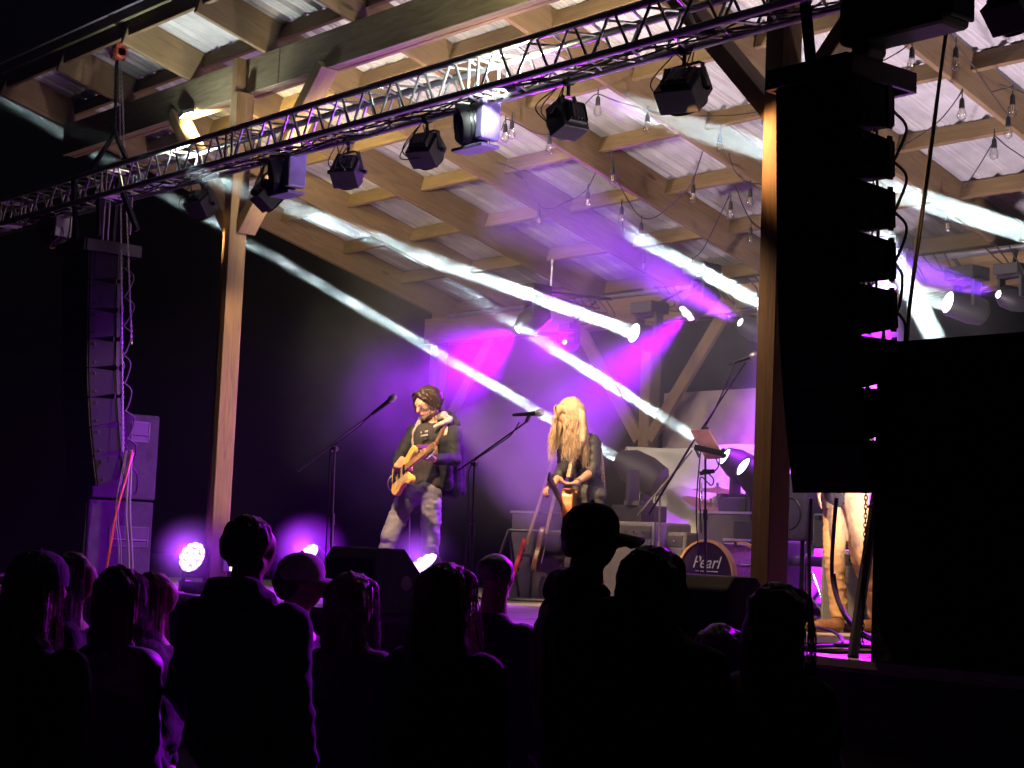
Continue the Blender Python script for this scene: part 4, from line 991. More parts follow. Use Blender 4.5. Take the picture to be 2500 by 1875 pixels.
# dark monitor speaker with cone on a stand, seen under the right column
c1 = at(1962, 1240, 13.2); t = thing('side_monitor', (c1.x, c1.y, ST), 'dark violet lit monitor speaker on a pole under the right column', 'speaker')
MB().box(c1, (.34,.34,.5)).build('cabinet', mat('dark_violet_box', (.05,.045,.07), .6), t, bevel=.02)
MB().tube([c1-V((0,0,.25)), (c1.x,c1.y,ST+.1)], .018, 8).box((c1.x,c1.y,ST+.02), (.4,.4,.04)).build('stand', BLACKM, t)
MB().lathe([(.13,.0),(.12,.006),(.04,-.03),(.001,-.025)], 24, Matrix.Translation(c1+V((0,-.17,-.05))) @ frame((0,-1,0)), cap=False).build('cone', BLACKM, t, True)
# small ukulele/pedal clutter on the right stage floor
for q, lab, cc in (((1985,1508,12.0),'yellow tape knob on the floor behind the tan shoe',(.6,.45,.05)),):
    p = at(*q); p.z = ST+.03; tag(MB().ball(p, (.03,.03,.03), sub=2).build('cable_reel', mat('yellow_plastic', cc, .5), None, True), lab, 'reel')
for i, (a, b) in enumerate((((1940,1500,12.6),(2010,1515,12.0)), ((1900,1510,12.8),(1975,1500,12.2)), ((1950,1480,13.2),(1990,1512,12.4)))):
    A2, B2 = at(*a), at(*b); A2.z = B2.z = ST+.02
    tag(MB().tube(curve_pts([A2, A2.lerp(B2,.35)+V((.12,.1,0)), A2.lerp(B2,.7)+V((-.1,.06,.04)), B2]), .010, 6).build('cable', CABLE, None, True),
        ['long tangled cable beside the tan shoe', 'tangled cable at the foot of the cymbal stand', 'short tangled cable behind the drum hardware'][i], 'cable', 'cables tangled on the stage floor')

# guitar maker -------------------------------------------------
def outline(kind):
    pts = []
    if kind == 'offset':
        P = [(-.20,-.02),(-.19,-.12),(-.10,-.165),(0,-.125),(.08,-.12),(.17,-.155),(.215,-.12),(.17,-.06),(.15,-.03),(.15,.03),(.17,.06),(.24,.10),(.26,.145),(.20,.165),(.09,.12),(0,.115),(-.08,.155),(-.17,.13),(-.205,.06)]
    elif kind == 'acoustic':
        P = [(-.27,0),(-.25,-.12),(-.16,-.19),(-.06,-.175),(.02,-.125),(.10,-.125),(.17,-.13),(.215,-.08),(.22,0),(.215,.08),(.17,.13),(.10,.125),(.02,.125),(-.06,.175),(-.16,.19),(-.25,.12)]
    else:
        P = [(-.2,0),(-.18,-.12),(-.08,-.15),(.02,-.11),(.12,-.14),(.18,-.10),(.14,-.03),(.14,.03),(.2,.11),(.14,.15),(.02,.11),(-.08,.15),(-.18,.12)]
    return [(p.x, p.y) for p in curve_pts([V((*q, 0)) for q in P+[P[0]]], 4)[:-1]]
def guitar(name, body_c, neck_to, face, kind, mt, label, thick=.045, neck_mat=None, headm=None, scale=1., dark_guard=False):
    body_c, neck_to = V(body_c), V(neck_to); x = (neck_to-body_c).normalized(); z = V(face); z = (z-x*z.dot(x)).normalized(); y = z.cross(x)
    M = Matrix((x, y, z)).transposed().to_4x4() @ Matrix.Scale(scale, 4); M.translation = body_c
    t = thing(name, body_c-V((0,0,.2)), label, 'guitar')
    L = (neck_to-body_c).length/scale
    MB().prism(outline(kind), -thick/2, thick/2, M).build('body', mt, t, bevel=.008)
    nm = neck_mat or DW
    MB().box(((.14+L)/2, 0, thick/2+.002), (L-.14, .05, .022), M).build('neck', nm, t, bevel=.006)
    MB().box(((.12+L)/2, 0, thick/2+.015), (L-.12, .048, .006), M).build('fretboard', BLACK if kind == 'acoustic' else nm, t)
    MB().prism([(L,-.03),(L+.03,-.045),(L+.17,-.04),(L+.18,.0),(L+.15,.035),(L+.02,.035),(L,.03)], thick/2-.006, thick/2+.010, M).build('headstock', headm or nm, t, bevel=.003)
    mb = MB()
    for i in range(6):
        mb.lathe([(.006,-.012),(.006,.02),(.003,.022)], 8, M @ Matrix.Translation((L+.035+i*.023, -.03, thick/2)))
        mb.lathe([(.009,0),(.009,.016)], 8, M @ Matrix.Translation((L+.035+i*.023, -.062, thick/2)))
    mb.build('tuners', CHROME, t, True)
    mb = MB()
    for i in range(6): mb.tube([M @ V((-.12, -.025+i*.01, thick/2+.022)), M @ V((L+.03, -.02+i*.008, thick/2+.022))], .0012, 4)
    mb.build('strings', CHROME, t)
    if kind != 'acoustic':
        if not dark_guard: MB().prism([(.15,-.05),(.17,-.11),(.05,-.10),(-.10,-.12),(-.12,-.05),(-.02,-.02),(.14,-.03)], thick/2, thick/2+.003, M).build('pickguard', mat('cream_pickguard', (.6,.46,.2), .4) if 'cream_pickguard' not in MATS else MATS['cream_pickguard'], t)
        mb = MB()
        for X in (.08, -.02): mb.box((X, 0, thick/2+.008), (.03,.08,.014), M)
        mb.box((-.12, 0, thick/2+.008), (.04,.08,.014), M).build('pickups', BLACKM, t)
    else:
        MB().lathe([(.001,.0015),(.05,.0015),(.056,.001)], 24, M @ Matrix.Translation((.06,0,thick/2))).build('sound_hole', BLACK, t)
        MB().box((-.13,0,thick/2+.006), (.03,.14,.01), M).build('bridge', BLACK, t)
    return t, M
# guitars on the rack behind the singer, plexiglass screen
CR = mat('cherry_red_body', (.20,.008,.006), .3)
c = at(1268, 1345, 14.9); guitar('electric_guitar', c-V((0,0,.05)), c+V((.16,.12,.66)), (.62,.70,.12), 'double', CR, 'red electric guitar leaning in the rack by the bald spectator', scale=.85, dark_guard=True, neck_mat=mat('dull_maple_neck', (.16,.10,.06), .5))
c = at(1318, 1310, 15.0); guitar('bass_guitar', c-V((0,0,.10)), c+V((.20,.05,.80)), (.70,.62,.1), 'double', mat('dark_wood_body', (.08,.04,.02), .35), 'dark bass guitar with pale neck standing left of the singer', neck_mat=MATS['dull_maple_neck'], dark_guard=True)
t = thing('guitar_rack', (at(1290,1400,15).x, at(1290,1400,15).y, ST), 'black guitar rack behind the hatted spectator', 'rack')
mb = MB(); a = at(1180,1470,14.9); b = at(1370,1470,14.9); a.z = b.z = ST+.03
for zz, dy in ((.03,0),(.62,.25)):
    mb.tube([V((a.x,a.y+dy,ST+zz)), V((b.x,b.y+dy,ST+zz))], .016, 8)
for p in (a, b): mb.tube([V((p.x,p.y,ST+.02)), V((p.x,p.y+.25,ST+.62))], .014, 8).tube([V((p.x,p.y+.4,ST+.02)), V((p.x,p.y+.25,ST+.62))], .014, 8)
mb.build('tubes', BLACKM, t, True)
c = at(1345, 1350, 15.6); case_box((c.x, c.y, ST), (.62,.42,.80), .1, 'road_case', DARKG, 'tall dark road case behind the guitar rack', 'case', 'road cases', caster_case)
t = thing('clear_screen', at(1335,1300,15.3), 'clear acrylic screen behind the singer hands', 'screen')
m, nt, b = newmat('clear_acrylic'); b.inputs['Transmission Weight'].default_value = 1; b.inputs['Roughness'].default_value = .08; b.inputs['IOR'].default_value = 1.1; b.inputs['Base Color'].default_value = (.9,.92,.95,1)
c = at(1338, 1250, 15.3); MB().box((c.x, c.y, c.z), (.42,.008,.75)).build('pane', m, t)
MB().box((c.x,c.y,c.z-.39), (.5,.2,.03)).tube([(c.x-.2,c.y,c.z-.39),(c.x-.2,c.y,ST)], .012, 6).tube([(c.x+.2,c.y,c.z-.39),(c.x+.2,c.y,ST)], .012, 6).build('foot', BLACKM, t)

# ------------------------------------------------------------------ festoon bulbs under the rafters
m, nt, b = newmat('clear_bulb_glass'); BULB = m; N = nt.nodes; L = nt.links
tr = N.new('ShaderNodeBsdfTransparent'); gl = N.new('ShaderNodeBsdfGlossy'); gl.inputs['Roughness'].default_value = .08
fr_ = N.new('ShaderNodeLayerWeight'); fr_.inputs[0].default_value = .35; ms = N.new('ShaderNodeMixShader')
L.new(fr_.outputs['Facing'], ms.inputs[0]); L.new(tr.outputs[0], ms.inputs[1]); L.new(gl.outputs[0], ms.inputs[2]); L.new(ms.outputs[0], N['Material Output'].inputs['Surface'])
FIL = mat('bulb_filament', (.7,.6,.4), .3, .6)
def festoon(cord, bulbs, label, off=-.16):
    P = [atroof(*q, off) for q in cord]; c0 = min(P, key=lambda p: p.z)
    t = thing('festoon_string', c0-V((0,0,.2)), label, 'string lights', 'strings of clear festoon bulbs under the roof')
    MB().tube(curve_pts(P, 5), .0045, 5).build('cord', CABLE, t, True)
    for (bx, by) in bulbs:
        q = atroof(bx, by, off-.10)
        k = min(range(len(P)), key=lambda i: (P[i]-q).length); j = P[k]
        top = V((q.x, q.y, q.z+.065)); 
        s = MB().lathe([(.010,.10),(.016,.085),(.018,.05),(.020,.035)], 12, Matrix.Translation(q)).tube([top+V((0,0,.03)), top+V((0,0,.10))], .004, 5)
        if (j-q).length < .3: s.tube([top+V((0,0,.09)), j], .004, 5)
        so = s.build('socket', CABLE, t, True)
        bo = MB().lathe([(.014,.040),(.018,.028),(.029,.0),(.031,-.016),(.025,-.036),(.010,-.048),(.001,-.05)], 18, Matrix.Translation(q)).build('bulb', BULB, t, True); sub(bo)
        MB().tube([q+V((-.008,0,.03)), q+V((-.008,0,-.012)), q+V((0,0,-.02)), q+V((.008,0,-.012)), q+V((.008,0,.03))], .0022, 4).build('filament', FIL, bo)
festoon([(1210,395),(1266,418),(1295,465),(1319,504),(1350,508),(1380,493),(1405,484),(1433,462),(1454,422)], [(1315,540),(1435,496)], 'bulb string sagging across the fourth rafter with two clear bulbs')
festoon([(1489,367),(1500,413),(1512,450),(1540,500),(1566,531),(1600,530),(1650,490),(1688,447),(1716,369)], [(1495,436),(1565,572),(1692,481)], 'bulb string hanging in a deep curve in the middle of the roof')
festoon([(1416,270),(1437,245),(1459,230),(1500,245),(1580,268),(1640,278),(1722,283),(1800,280),(1871,269)], [(1459,268),(1580,310),(1870,292)], 'bulb string running level towards the right timber post')
festoon([(1224,318),(1234,293),(1249,295),(1272,306),(1310,325),(1341,328),(1352,325)], [(1233,333),(1249,325),(1341,362)], 'short bulb string beside the mid truss wash lamp')
festoon([(1779,375),(1790,410),(1810,435),(1832,447),(1864,450)], [(1757,359),(1831,491)], 'short bulb string left of the upper right post')
festoon([(1693,631),(1715,610),(1743,557),(1760,520),(1773,494),(1792,453),(1815,505),(1840,548),(1862,560)], [(1783,521),(1832,584),(1689,671)], 'zigzag bulb string low beside the right post')
festoon([(1517,500),(1519,540),(1524,570)], [(1517,534),(1571,650)], 'two dim bulbs hanging from a short drop cord')
festoon([(2089,183),(2130,162),(2175,138),(2212,114),(2245,75),(2267,42)], [(2226,154)], 'bulb string above the right column with one bulb')
festoon([(2296,20),(2315,65),(2336,110),(2375,160),(2420,225),(2463,285)], [(2333,154),(2472,268)], 'bulb string running down the ninth rafter')
festoon([(2144,354),(2182,366),(2230,340),(2283,304),(2315,270),(2340,236),(2351,220)], [(2180,413),(2348,276)], 'bulb string curving up to the right of the column')
festoon([(2355,460),(2390,405),(2423,350),(2429,333),(2460,358),(2500,385)], [(2427,373),(2461,321)], 'bulb string peaking near the right edge')
festoon([(2440,205),(2477,219),(2520,235)], [(2313,553),(2153,508)], 'bulb string at the right edge with two low bulbs')

# ------------------------------------------------------------------ people
def capsule(mb, a, b, ra, rb, n=14):
    a, b = V(a), V(b); d = b-a; L = d.length
    if L < 1e-5: mb.ball(a, ra); return
    z = d/L; M = frame(z) if abs(z.z) < .999 else Matrix.Identity(4) if z.z > 0 else Matrix.Rotation(math.pi, 4, 'X')
    M = M.copy(); M.translation = a; pr = []
    for k in range(5): t = math.pi/2*(1-k/4); pr.append((max(1e-4, ra*math.cos(t)), -ra*math.sin(t)))
    for k in range(5): t = math.pi/2*k/4; pr.append((max(1e-4, rb*math.cos(t)), L+rb*math.sin(t)))
    mb.lathe(pr, n, M)
def blob(name, mb, voxel, material, parent, smooth_it=3, disp=0., dscale=8., groove=0., extra=None):
    """fuse the pieces of mb into one continuous skin"""
    me = bpy.data.meshes.new('tmp'); me.from_pydata([tuple(p) for p in mb.v], [], mb.f)
    o = bpy.data.objects.new('tmp', me); COL.objects.link(o)
    r = o.modifiers.new('r', 'REMESH'); r.mode = 'VOXEL'; r.voxel_size = voxel; r.adaptivity = 0
    s = o.modifiers.new('s', 'SMOOTH'); s.iterations = smooth_it; s.factor = .5
    dg = bpy.context.evaluated_depsgraph_get(); dg.update()
    me2 = bpy.data.meshes.new_from_object(o.evaluated_get(dg)); bpy.data.objects.remove(o); bpy.data.meshes.remove(me)
    off = V(parent['_o'])
    if disp:
        me2.update(); nn = [v.normal.copy() for v in me2.vertices]
        for v, q in zip(me2.vertices, nn):
            p = v.co*dscale; v.co += q*disp*(noise.noise(V((p.x*.6, p.y*.6, p.z*1.3)))+.6*noise.noise(V((p.x*1.3+p.z, p.y*1.3, p.z*2.4))))
    if groove:
        me2.update(); nn = [v.normal.copy() for v in me2.vertices]
        for v, q in zip(me2.vertices, nn):
            p = v.co; v.co += q*groove*(noise.noise(V((p.x*48, p.y*48, p.z*5)))+.5*noise.noise(V((p.x*110, p.y*110, p.z*9))))
    if extra:
        m0 = [v.co.copy() for v in me2.vertices]; f0 = [tuple(p.vertices) for p in me2.polygons]; n0 = len(m0)
        bpy.data.meshes.remove(me2); me2 = bpy.data.meshes.new(name)
        me2.from_pydata(m0+list(extra.v), [], f0+[tuple(n0+i for i in f) for f in extra.f])
    for v in me2.vertices: v.co -= off
    me2.name = name; o = bpy.data.objects.new(name, me2); COL.objects.link(o); o.parent = parent
    me2.materials.clear(); me2.materials.append(material)
    me2.polygons.foreach_set('use_smooth', [True]*len(me2.polygons))
    return o
def head_pts(mb, c, fwd, upv, s=1.):
    """skull, jaw, nose, brows, ears; fwd: where the face looks"""
    f = V(fwd).normalized(); u = V(upv); u = (u-f*u.dot(f)).normalized(); r = f.cross(u)
    P = lambda a, b, cc: c+(r*a+f*b+u*cc)*s
    mb.ball(P(0,-.012,.03), .088*s, sub=2); mb.ball(P(0,-.035,.035), .084*s, sub=2)
    mb.ball(P(0,.035,.01), .068*s, sub=2); mb.ball(P(0,.045,-.05), .048*s, sub=2); mb.ball(P(0,.060,-.085), .026*s, sub=2)
    for k in (-1, 1):
        mb.ball(P(k*.036,.062,-.015), .024*s, sub=2); mb.ball(P(k*.078,-.005,-.005), (.012*s, .012*s, .026*s), sub=1)
        capsule(mb, P(k*.015,.088,.028), P(k*.045,.078,.030), .010*s, .008*s); capsule(mb, P(k*.055,-.01,-.06), P(k*.02,.05,-.09), .02*s, .018*s)
    capsule(mb, P(0,.088,.02), P(0,.112,-.022), .009*s, .014*s)
    capsule(mb, P(-.018,.088,-.052), P(.018,.088,-.052), .008*s, .008*s); capsule(mb, P(-.013,.086,-.063), P(.013,.086,-.063), .008*s, .008*s)
    return P
EYEW = mat('eye_white', (.7,.7,.68), .2, 0, .02); EYED = mat('eye_dark', (.03,.02,.015), .15)
def eyes(P, parent):
    mb = MB(); m2 = MB()
    for k in (-1, 1): mb.ball(P(k*.032,.074,.008), .0125); m2.ball(P(k*.032,.0855,.007), .0055, sub=1)
    e = mb.build('eyes', EYEW, parent, True); sub(e); m2.build('pupils', EYED, e, True)
def hand(mb, wrist, palm_dir, spread, curl, s=1., thumb=1):
    """five separate fingers; palm_dir wrist->knuckles, spread: across the palm, curl: where the fingertips bend"""
    d = V(palm_dir).normalized(); a = V(spread); a = (a-d*a.dot(d)).normalized(); c = V(curl).normalized(); w = V(wrist)
    for k in (-1.3,-.4,.4,1.3): capsule(mb, w+a*k*.010*s, w+d*.085*s+a*k*.021*s, .016*s, .012*s, 8)
    for k, L in ((-1.5,.068),(-.5,.078),(.5,.073),(1.5,.058)):
        p0 = w+d*.085*s+a*k*.021*s; p1 = p0+(d*.75+c*.5).normalized()*L*.5*s; p2 = p1+(d*.2+c).normalized()*L*.33*s; p3 = p2+(c-d*.35).normalized()*L*.27*s
        capsule(mb, p0, p1, .0095*s, .0085*s, 8); capsule(mb, p1, p2, .0085*s, .008*s, 8); capsule(mb, p2, p3, .008*s, .0065*s, 8)
    q0 = w+d*.022*s-a*.026*s*thumb; q1 = q0+(d*.55-a*thumb*.75+c*.25).normalized()*.042*s; q2 = q1+(d*.8+c*.5-a*thumb*.1).normalized()*.034*s
    capsule(mb, q0, q1, .014*s, .011*s, 8); capsule(mb, q1, q2, .011*s, .008*s, 8)
def shoe(mb, heel, toe, s=1.):
    heel, toe = V(heel), V(toe); capsule(mb, heel+V((0,0,.045)), heel.lerp(toe,.6)+V((0,0,.045)), .045*s, .046*s); capsule(mb, heel.lerp(toe,.5)+V((0,0,.035)), toe+V((0,0,.03)), .046*s, .034*s)
    capsule(mb, heel+V((0,0,.05)), heel+V((0,0,.11)), .042*s, .045*s)
def strands(mb, pts_list, r):
    for pts in pts_list:
        c = curve_pts(pts, 5); n = len(c); mb.tube(c, [r*(1-.75*(i/(n-1))**1.5) for i in range(n)], 6)

JACKET = mat('dark_blue_jacket', (.013,.015,.020), .75, 0, .1, 30, .2, 60, .25)
LINING = mat('pale_hood_lining', (.38,.33,.30), .85, 0, .15, 50)
TEE = mat('grey_tee', (.035,.032,.036), .9, 0, .1, 60)
JEANS = mat('grey_jeans', (.19,.19,.22), .85, 0, .08, 9, .2, 90)
DJEANS = mat('charcoal_jeans', (.08,.08,.08), .85, 0, .08, 9, .2, 90)
TAN = mat('tan_trousers', (.50,.32,.15), .8, 0, .06, 9, .2, 60)
TANSHOE = mat('brown_suede_shoe', (.16,.075,.035), .8, 0, .2, 40)
BSHIRT = mat('black_blouse', (.026,.026,.03), .6, 0, .3, 30, .2, 50)
HAIRD = mat('dark_brown_hair', (.030,.017,.012), .45, 0, .2, 60, .3, 160)
BLONDE = mat('blonde_hair', (.52,.36,.20), .45, 0, .12, 45, .3, 130)
BOOT = mat('black_boot', (.02,.018,.018), .5)
CREAM = mat('butterscotch_guitar_body', (.78,.52,.14), .25, 0, .05)
ACOU = mat('amber_guitar_body', (.55,.20,.05), .25, 0, .2, 8)

# --- guitarist
T = 14.1
j = lambda x, y, dv=0.: at(x, y, T-dv)
man = thing('person', V((*atZ(985,1462,ST).xy, ST)), 'man in dark hooded jacket, glasses and grey jeans playing a yellow guitar', 'person', 'performers on the stage')
view = -ray(1045,1000); view.z = 0; view.normalize(); right = V((fw.y, -fw.x, 0)).normalized()
mf = (view*.78-right*.62).normalized()
ul = (V((0,0,1))*.93+mf*.36).normalized(); hf = (mf*.80-V((0,0,1))*.52-right*.28).normalized()
fp = lambda x, y, z_: None
b = MB()
hc = j(1043, 984, .03)
P = head_pts(b, hc, hf, V((0,0,1)), 1.05)
capsule(b, j(1056,1012,-.02), j(1058,1045,0), .056, .062)
chest = [(1016,1052,-.10),(1104,1056,.12)]
capsule(b, j(1025,1060,-.08), j(1092,1062,.10), .085, .085); capsule(b, j(1035,1110,-.05), j(1080,1112,.07), .10, .10)
capsule(b, j(1025,1175,-.04), j(1055,1178,.04), .085, .085); capsule(b, j(1045,1060,0), j(1040,1190,0), .10, .09)
eR, wR = j(979,1110,.02), j(968,1137,.22); eL, wL = j(1110,1122,.20), j(1058,1122,.40)
for a_, e_, w_ in ((j(1016,1055,-.10), eR, wR), (j(1103,1060,.12), eL, wL)):
    capsule(b, a_, e_, .052, .042); capsule(b, e_, w_, .042, .028)
nk = (j(1062,1083,.62)-j(985,1150,.16)).normalized()
hand(b, wR, j(985,1132,.26)-wR, V((0,0,1)), (right*.5+view*.0-V((0,0,.6))), 1.05, thumb=-1)
hand(b, wL, j(1040,1112,.50)-wL, nk, (-right*.3+view*.3+V((0,0,.7))), 1.05, thumb=1)
kR, kL = j(950,1312,.10), j(1052,1325,.08); aR, aL = j(928,1432,.02), j(1049,1440,.0)
for h_, k_, a_ in ((j(1003,1200,-.06), kR, aR), (j(1050,1203,.06), kL, aL)): capsule(b, h_, k_, .085, .058); capsule(b, k_, a_, .056, .040)
tR = j(892,1452,.1); tL_ = j(1020,1462,.12); aR0 = V((aR.x,aR.y,ST)); aL0 = V((aL.x,aL.y,ST)); tR.z = tL_.z = ST
blob('body', b, .0085, SKIN, man, 2); eyes(P, man)
b = MB()
for h_, k_, a_ in ((j(1000,1200,-.06), kR, aR), (j(1052,1203,.06), kL, aL)):
    capsule(b, h_, k_, .094, .072); capsule(b, k_, a_+V((0,0,.04)), .068, .068)
    capsule(b, a_+V((0,0,.10)), a_+V((0,0,.05)), .078, .082)
capsule(b, j(1010,1192,-.05), j(1046,1194,.06), .105, .105); capsule(b, j(1008,1204,-.05), j(1046,1206,.06), .10, .10)
blob('jeans', b, .010, JEANS, man, 1, .011, 14)
b = MB(); shoe(b, aR0, tR); shoe(b, aL0, tL_); blob('shoes', b, .010, BOOT, man, 2)
b = MB(); capsule(b, j(1030,1060,-.04), j(1080,1062,.08), .098, .098); capsule(b, j(1028,1178,-.02), j(1050,1180,.04), .105, .105); capsule(b, j(1045,1065,.02), j(1038,1180,.02), .115, .112)
tee = blob('t_shirt', b, .012, TEE, man, 2, .006, 10)
b = MB()
for s, a_, e_, w_ in ((0, j(1014,1055,-.11), eR, wR), (1, j(1105,1058,.13), eL, wL)):
    capsule(b, a_, e_, .068, .056); capsule(b, e_, e_.lerp(w_, .88), .056, .042)
capsule(b, j(1014,1056,-.11), j(1030,1050,-.1), .078, .06); capsule(b, j(1106,1060,.12), j(1085,1048,.05), .08, .07)
capsule(b, j(1008,1070,-.13), j(998,1130,-.10), .07, .05)                     # right front panel
capsule(b, j(1095,1075,.02), j(1105,1190,-.02), .10, .09); capsule(b, j(1112,1090,.0), j(1128,1200,-.05), .07, .035)
capsule(b, j(1085,1080,.16), j(1090,1185,.10), .06, .05); capsule(b, j(1050,1060,-.14), j(1070,1180,-.14), .10, .09)
capsule(b, j(1120,1195,-.03), j(1085,1205,-.02), .03, .03)
blob('jacket', b, .011, JACKET, man, 1, .010, 10)
b = MB()
capsule(b, j(1027,1020,.02), j(1014,1060,.0), .018, .030); capsule(b, j(1014,1060,.0), j(1010,1095,.02), .030, .018)
capsule(b, j(1082,1016,.10), j(1099,1022,.09), .026, .026); capsule(b, j(1096,1026,.14), j(1062,1042,.20), .026, .014); capsule(b, j(1078,1018,.04), j(1030,1024,-.06), .03, .022)
capsule(b, j(1085,1012,.06), j(1070,1016,-.03), .03, .03)
blob('hood_lining', b, .010, LINING, man, 2, .006, 18)
b = MB(); capsule(b, j(1104,1018,.04), j(1116,1034,.06), .035, .03); capsule(b, j(1095,1012,-.02), j(1075,1010,-.08), .035, .03); blob('hood', b, .011, JACKET, man, 2, .005, 20)
b = MB(); x2 = MB(); r_ = hf.cross(V((0,0,1))).normalized(); hu = r_.cross(hf)
b.ball(hc-hf*.045+hu*.055, (.098,.098,.078), sub=2); b.ball(hc-hf*.072+V((0,0,.01)), (.082,.082,.095), sub=2)
capsule(b, hc+hu*.108-hf*.03, hc+hu*.098+hf*.055, .034, .024)
for k in (-1, 1):
    capsule(b, hc+hu*.10+hf*.05, hc+hu*.055+hf*.060+r_*k*.070, .026, .020); capsule(b, hc+hu*.055+hf*.050+r_*k*.076, hc-hu*.03+hf*.01+r_*k*.088, .020, .016)
    capsule(b, hc+r_*k*.080-hf*.02+hu*.03, hc+r_*k*.078-hf*.07-V((0,0,.07)), .026, .022)
S = []
for i in range(90):
    a = random.uniform(-2.2, 2.2); dr = (-hf*math.cos(a)+r_*math.sin(a)); dr.z *= .3
    S.append([hc+hu*.12-hf*.02, hc+dr*.10+hu*.085, hc+dr*(.112+random.random()*.010)+hu*.02, hc+dr*(.108+random.random()*.02)+V((0,0,-.03-random.random()*.05))])
strands(x2, S, .0045); blob('hair', b, .008, HAIRD, man, 2, .004, 22, .007, x2)
b = MB()
for k in (-1, 1): b.tube([P(k*.034+math.cos(t)*.022, .098, .006+math.sin(t)*.016) for t in [i*math.pi/6 for i in range(13)]], .0022, 5); b.tube([P(k*.056,.098,.01), P(k*.08,.02,.015)], .0022, 5)
b.tube([P(-.012,.10,.01), P(.012,.10,.01)], .0022, 5); b.build('glasses', BLACK, man, True)
b = MB(); capsule(b, P(0,.07,-.09), P(0,.075,-.105), .028, .018)
for k in (-1,1): capsule(b, P(k*.04,.045,-.07), P(k*.01,.075,-.09), .022, .018)
blob('stubble', b, .007, mat('greying_stubble', (.22,.15,.12), .8, 0, .4, 90), man, 2)
# print on the t-shirt: two rows of pale blots
mb = MB(); 
for i in range(7):
    for r_ in (0, 1):
        if random.random() < .8: mb.ball(j(1028+i*2.6, 1056+r_*9-i*.6, .172), (.006,.006,.010), sub=1)
mb.build('shirt_print', mat('faded_print', (.35,.34,.33), .8), man)
gb, gn = j(985,1155,.26), j(1047,1105,.66)
yg, MG = guitar('electric_guitar', gb, gn, mf+V((0,0,.25))+right*-.15, 'offset', CREAM, 'butterscotch yellow electric guitar held by the man in glasses', neck_mat=wood('amber_neck', (.5,.28,.08), (.75,.48,.18), False, .35), headm=mat('amber_headstock', (.32,.20,.09), .4), scale=.95)
mb = MB(); a_ = MG @ V((.26,.12,0)); z_ = MG @ V((-.2,0,0))
mb.tube(curve_pts([MG @ V((.25,.14,.0)), j(1062,1085,.2), j(1085,1040,.14), j(1090,1030,-.05), j(1060,1110,-.2), j(1010,1160,-.1), z_]), .022, 6)
mb.build('strap', mat('brown_leather_strap', (.10,.045,.02), .6), yg, True)
mb = MB(); mb.tube(curve_pts([MG @ V((-.16,.08,-.01)), j(953,1165,.2), j(947,1180,.15), j(953,1196,.1), j(972,1192,0), j(995,1195,-.1), j(1000,1260,-.1), j(1000,1360,-.1), j(1006,1455,-.1)]), .006, 6)
tag(mb.build('cable', mat('grey_cable', (.25,.23,.25), .5), None, True), 'grey guitar lead looping from the yellow guitar to the floor', 'cable')

# --- singer
T = 13.6
wom = thing('person', V((*atZ(1415,1487,ST).xy, ST)), 'woman with long blonde hair bent over her guitar in a black blouse', 'person', 'performers on the stage')
view = -ray(1420,1050); view.z = 0; view.normalize(); right = V((fw.y, -fw.x, 0)).normalized()
ff = (view*.72-right*.68).normalized(); hf = (ff*.62-V((0,0,1))*.75-right*.15).normalized()
b = MB(); hc = j(1393,1014,.14)
P = head_pts(b, hc, hf, (V((0,0,1))+ff*.5).normalized(), .95)
capsule(b, hc-hf*.05+V((0,0,-.03)), j(1408,1072,.02), .045, .052)
capsule(b, j(1382,1080,-.08), j(1445,1080,.10), .062, .065); capsule(b, j(1412,1085,.02), j(1425,1185,-.03), .105, .095)
capsule(b, j(1405,1200,-.06), j(1445,1200,.06), .10, .10)
eL, wL = j(1448,1150,.16), j(1405,1180,.34); eR, wR = j(1378,1140,.05), j(1352,1183,.28)
for a_, e_, w_ in ((j(1378,1085,-.10), eR, wR), (j(1450,1082,.12), eL, wL)): capsule(b, a_, e_, .044, .036); capsule(b, e_, w_, .037, .024)
hand(b, wL, -right*.8+V((0,0,-.1))+view*.2, view, V((0,0,1))-right*.3, .92, 1)
hand(b, wR, -right*.5+V((0,0,-.35))+view*.3, view+right*.3, V((0,0,-.6))+right*.5, .92, -1)
kR, kL = j(1398,1345,.08), j(1450,1350,.10); aR, aL = j(1395,1462,0), j(1452,1470,.0)
for h_, k_, a_ in ((j(1408,1210,-.05), kR, aR), (j(1445,1210,.06), kL, aL)): capsule(b, h_, k_, .082, .055); capsule(b, k_, a_, .052, .036)
blob('body', b, .0085, SKIN, wom, 2); eyes(P, wom)
b = MB()
capsule(b, j(1385,1085,-.09), j(1444,1084,.10), .078, .08); capsule(b, j(1412,1090,.0), j(1424,1180,-.03), .122, .112)
for a_, e_, w_, f_ in ((j(1378,1085,-.10), eR, wR, .5), (j(1450,1082,.12), eL, wL, .12)): capsule(b, a_, e_, .060, .056); capsule(b, e_, e_.lerp(w_, f_), .056, .054)
capsule(b, j(1432,1160,.10), j(1440,1200,.10), .07, .03); capsule(b, j(1450,1165,-.06), j(1458,1195,-.06), .06, .04)
blob('blouse', b, .010, BSHIRT, wom, 1, .012, 13)
b = MB()
for h_, k_, a_ in ((j(1408,1208,-.05), kR, aR), (j(1446,1208,.06), kL, aL)): capsule(b, h_, k_, .095, .070); capsule(b, k_, a_, .068, .060)
capsule(b, j(1405,1200,-.05), j(1446,1200,.06), .11, .11); blob('jeans', b, .011, DJEANS, wom, 1, .012, 12)
b = MB(); 
for a_ in (aR, aL): h0 = V((a_.x,a_.y,ST)); shoe(b, h0, h0+(view*.6-right*.7).normalized()*.2, .9)
blob('boots', b, .010, BOOT, wom, 2)
b = MB(); x2 = MB(); r_ = ff.cross(V((0,0,1))).normalized(); hu = r_.cross(hf); S = []
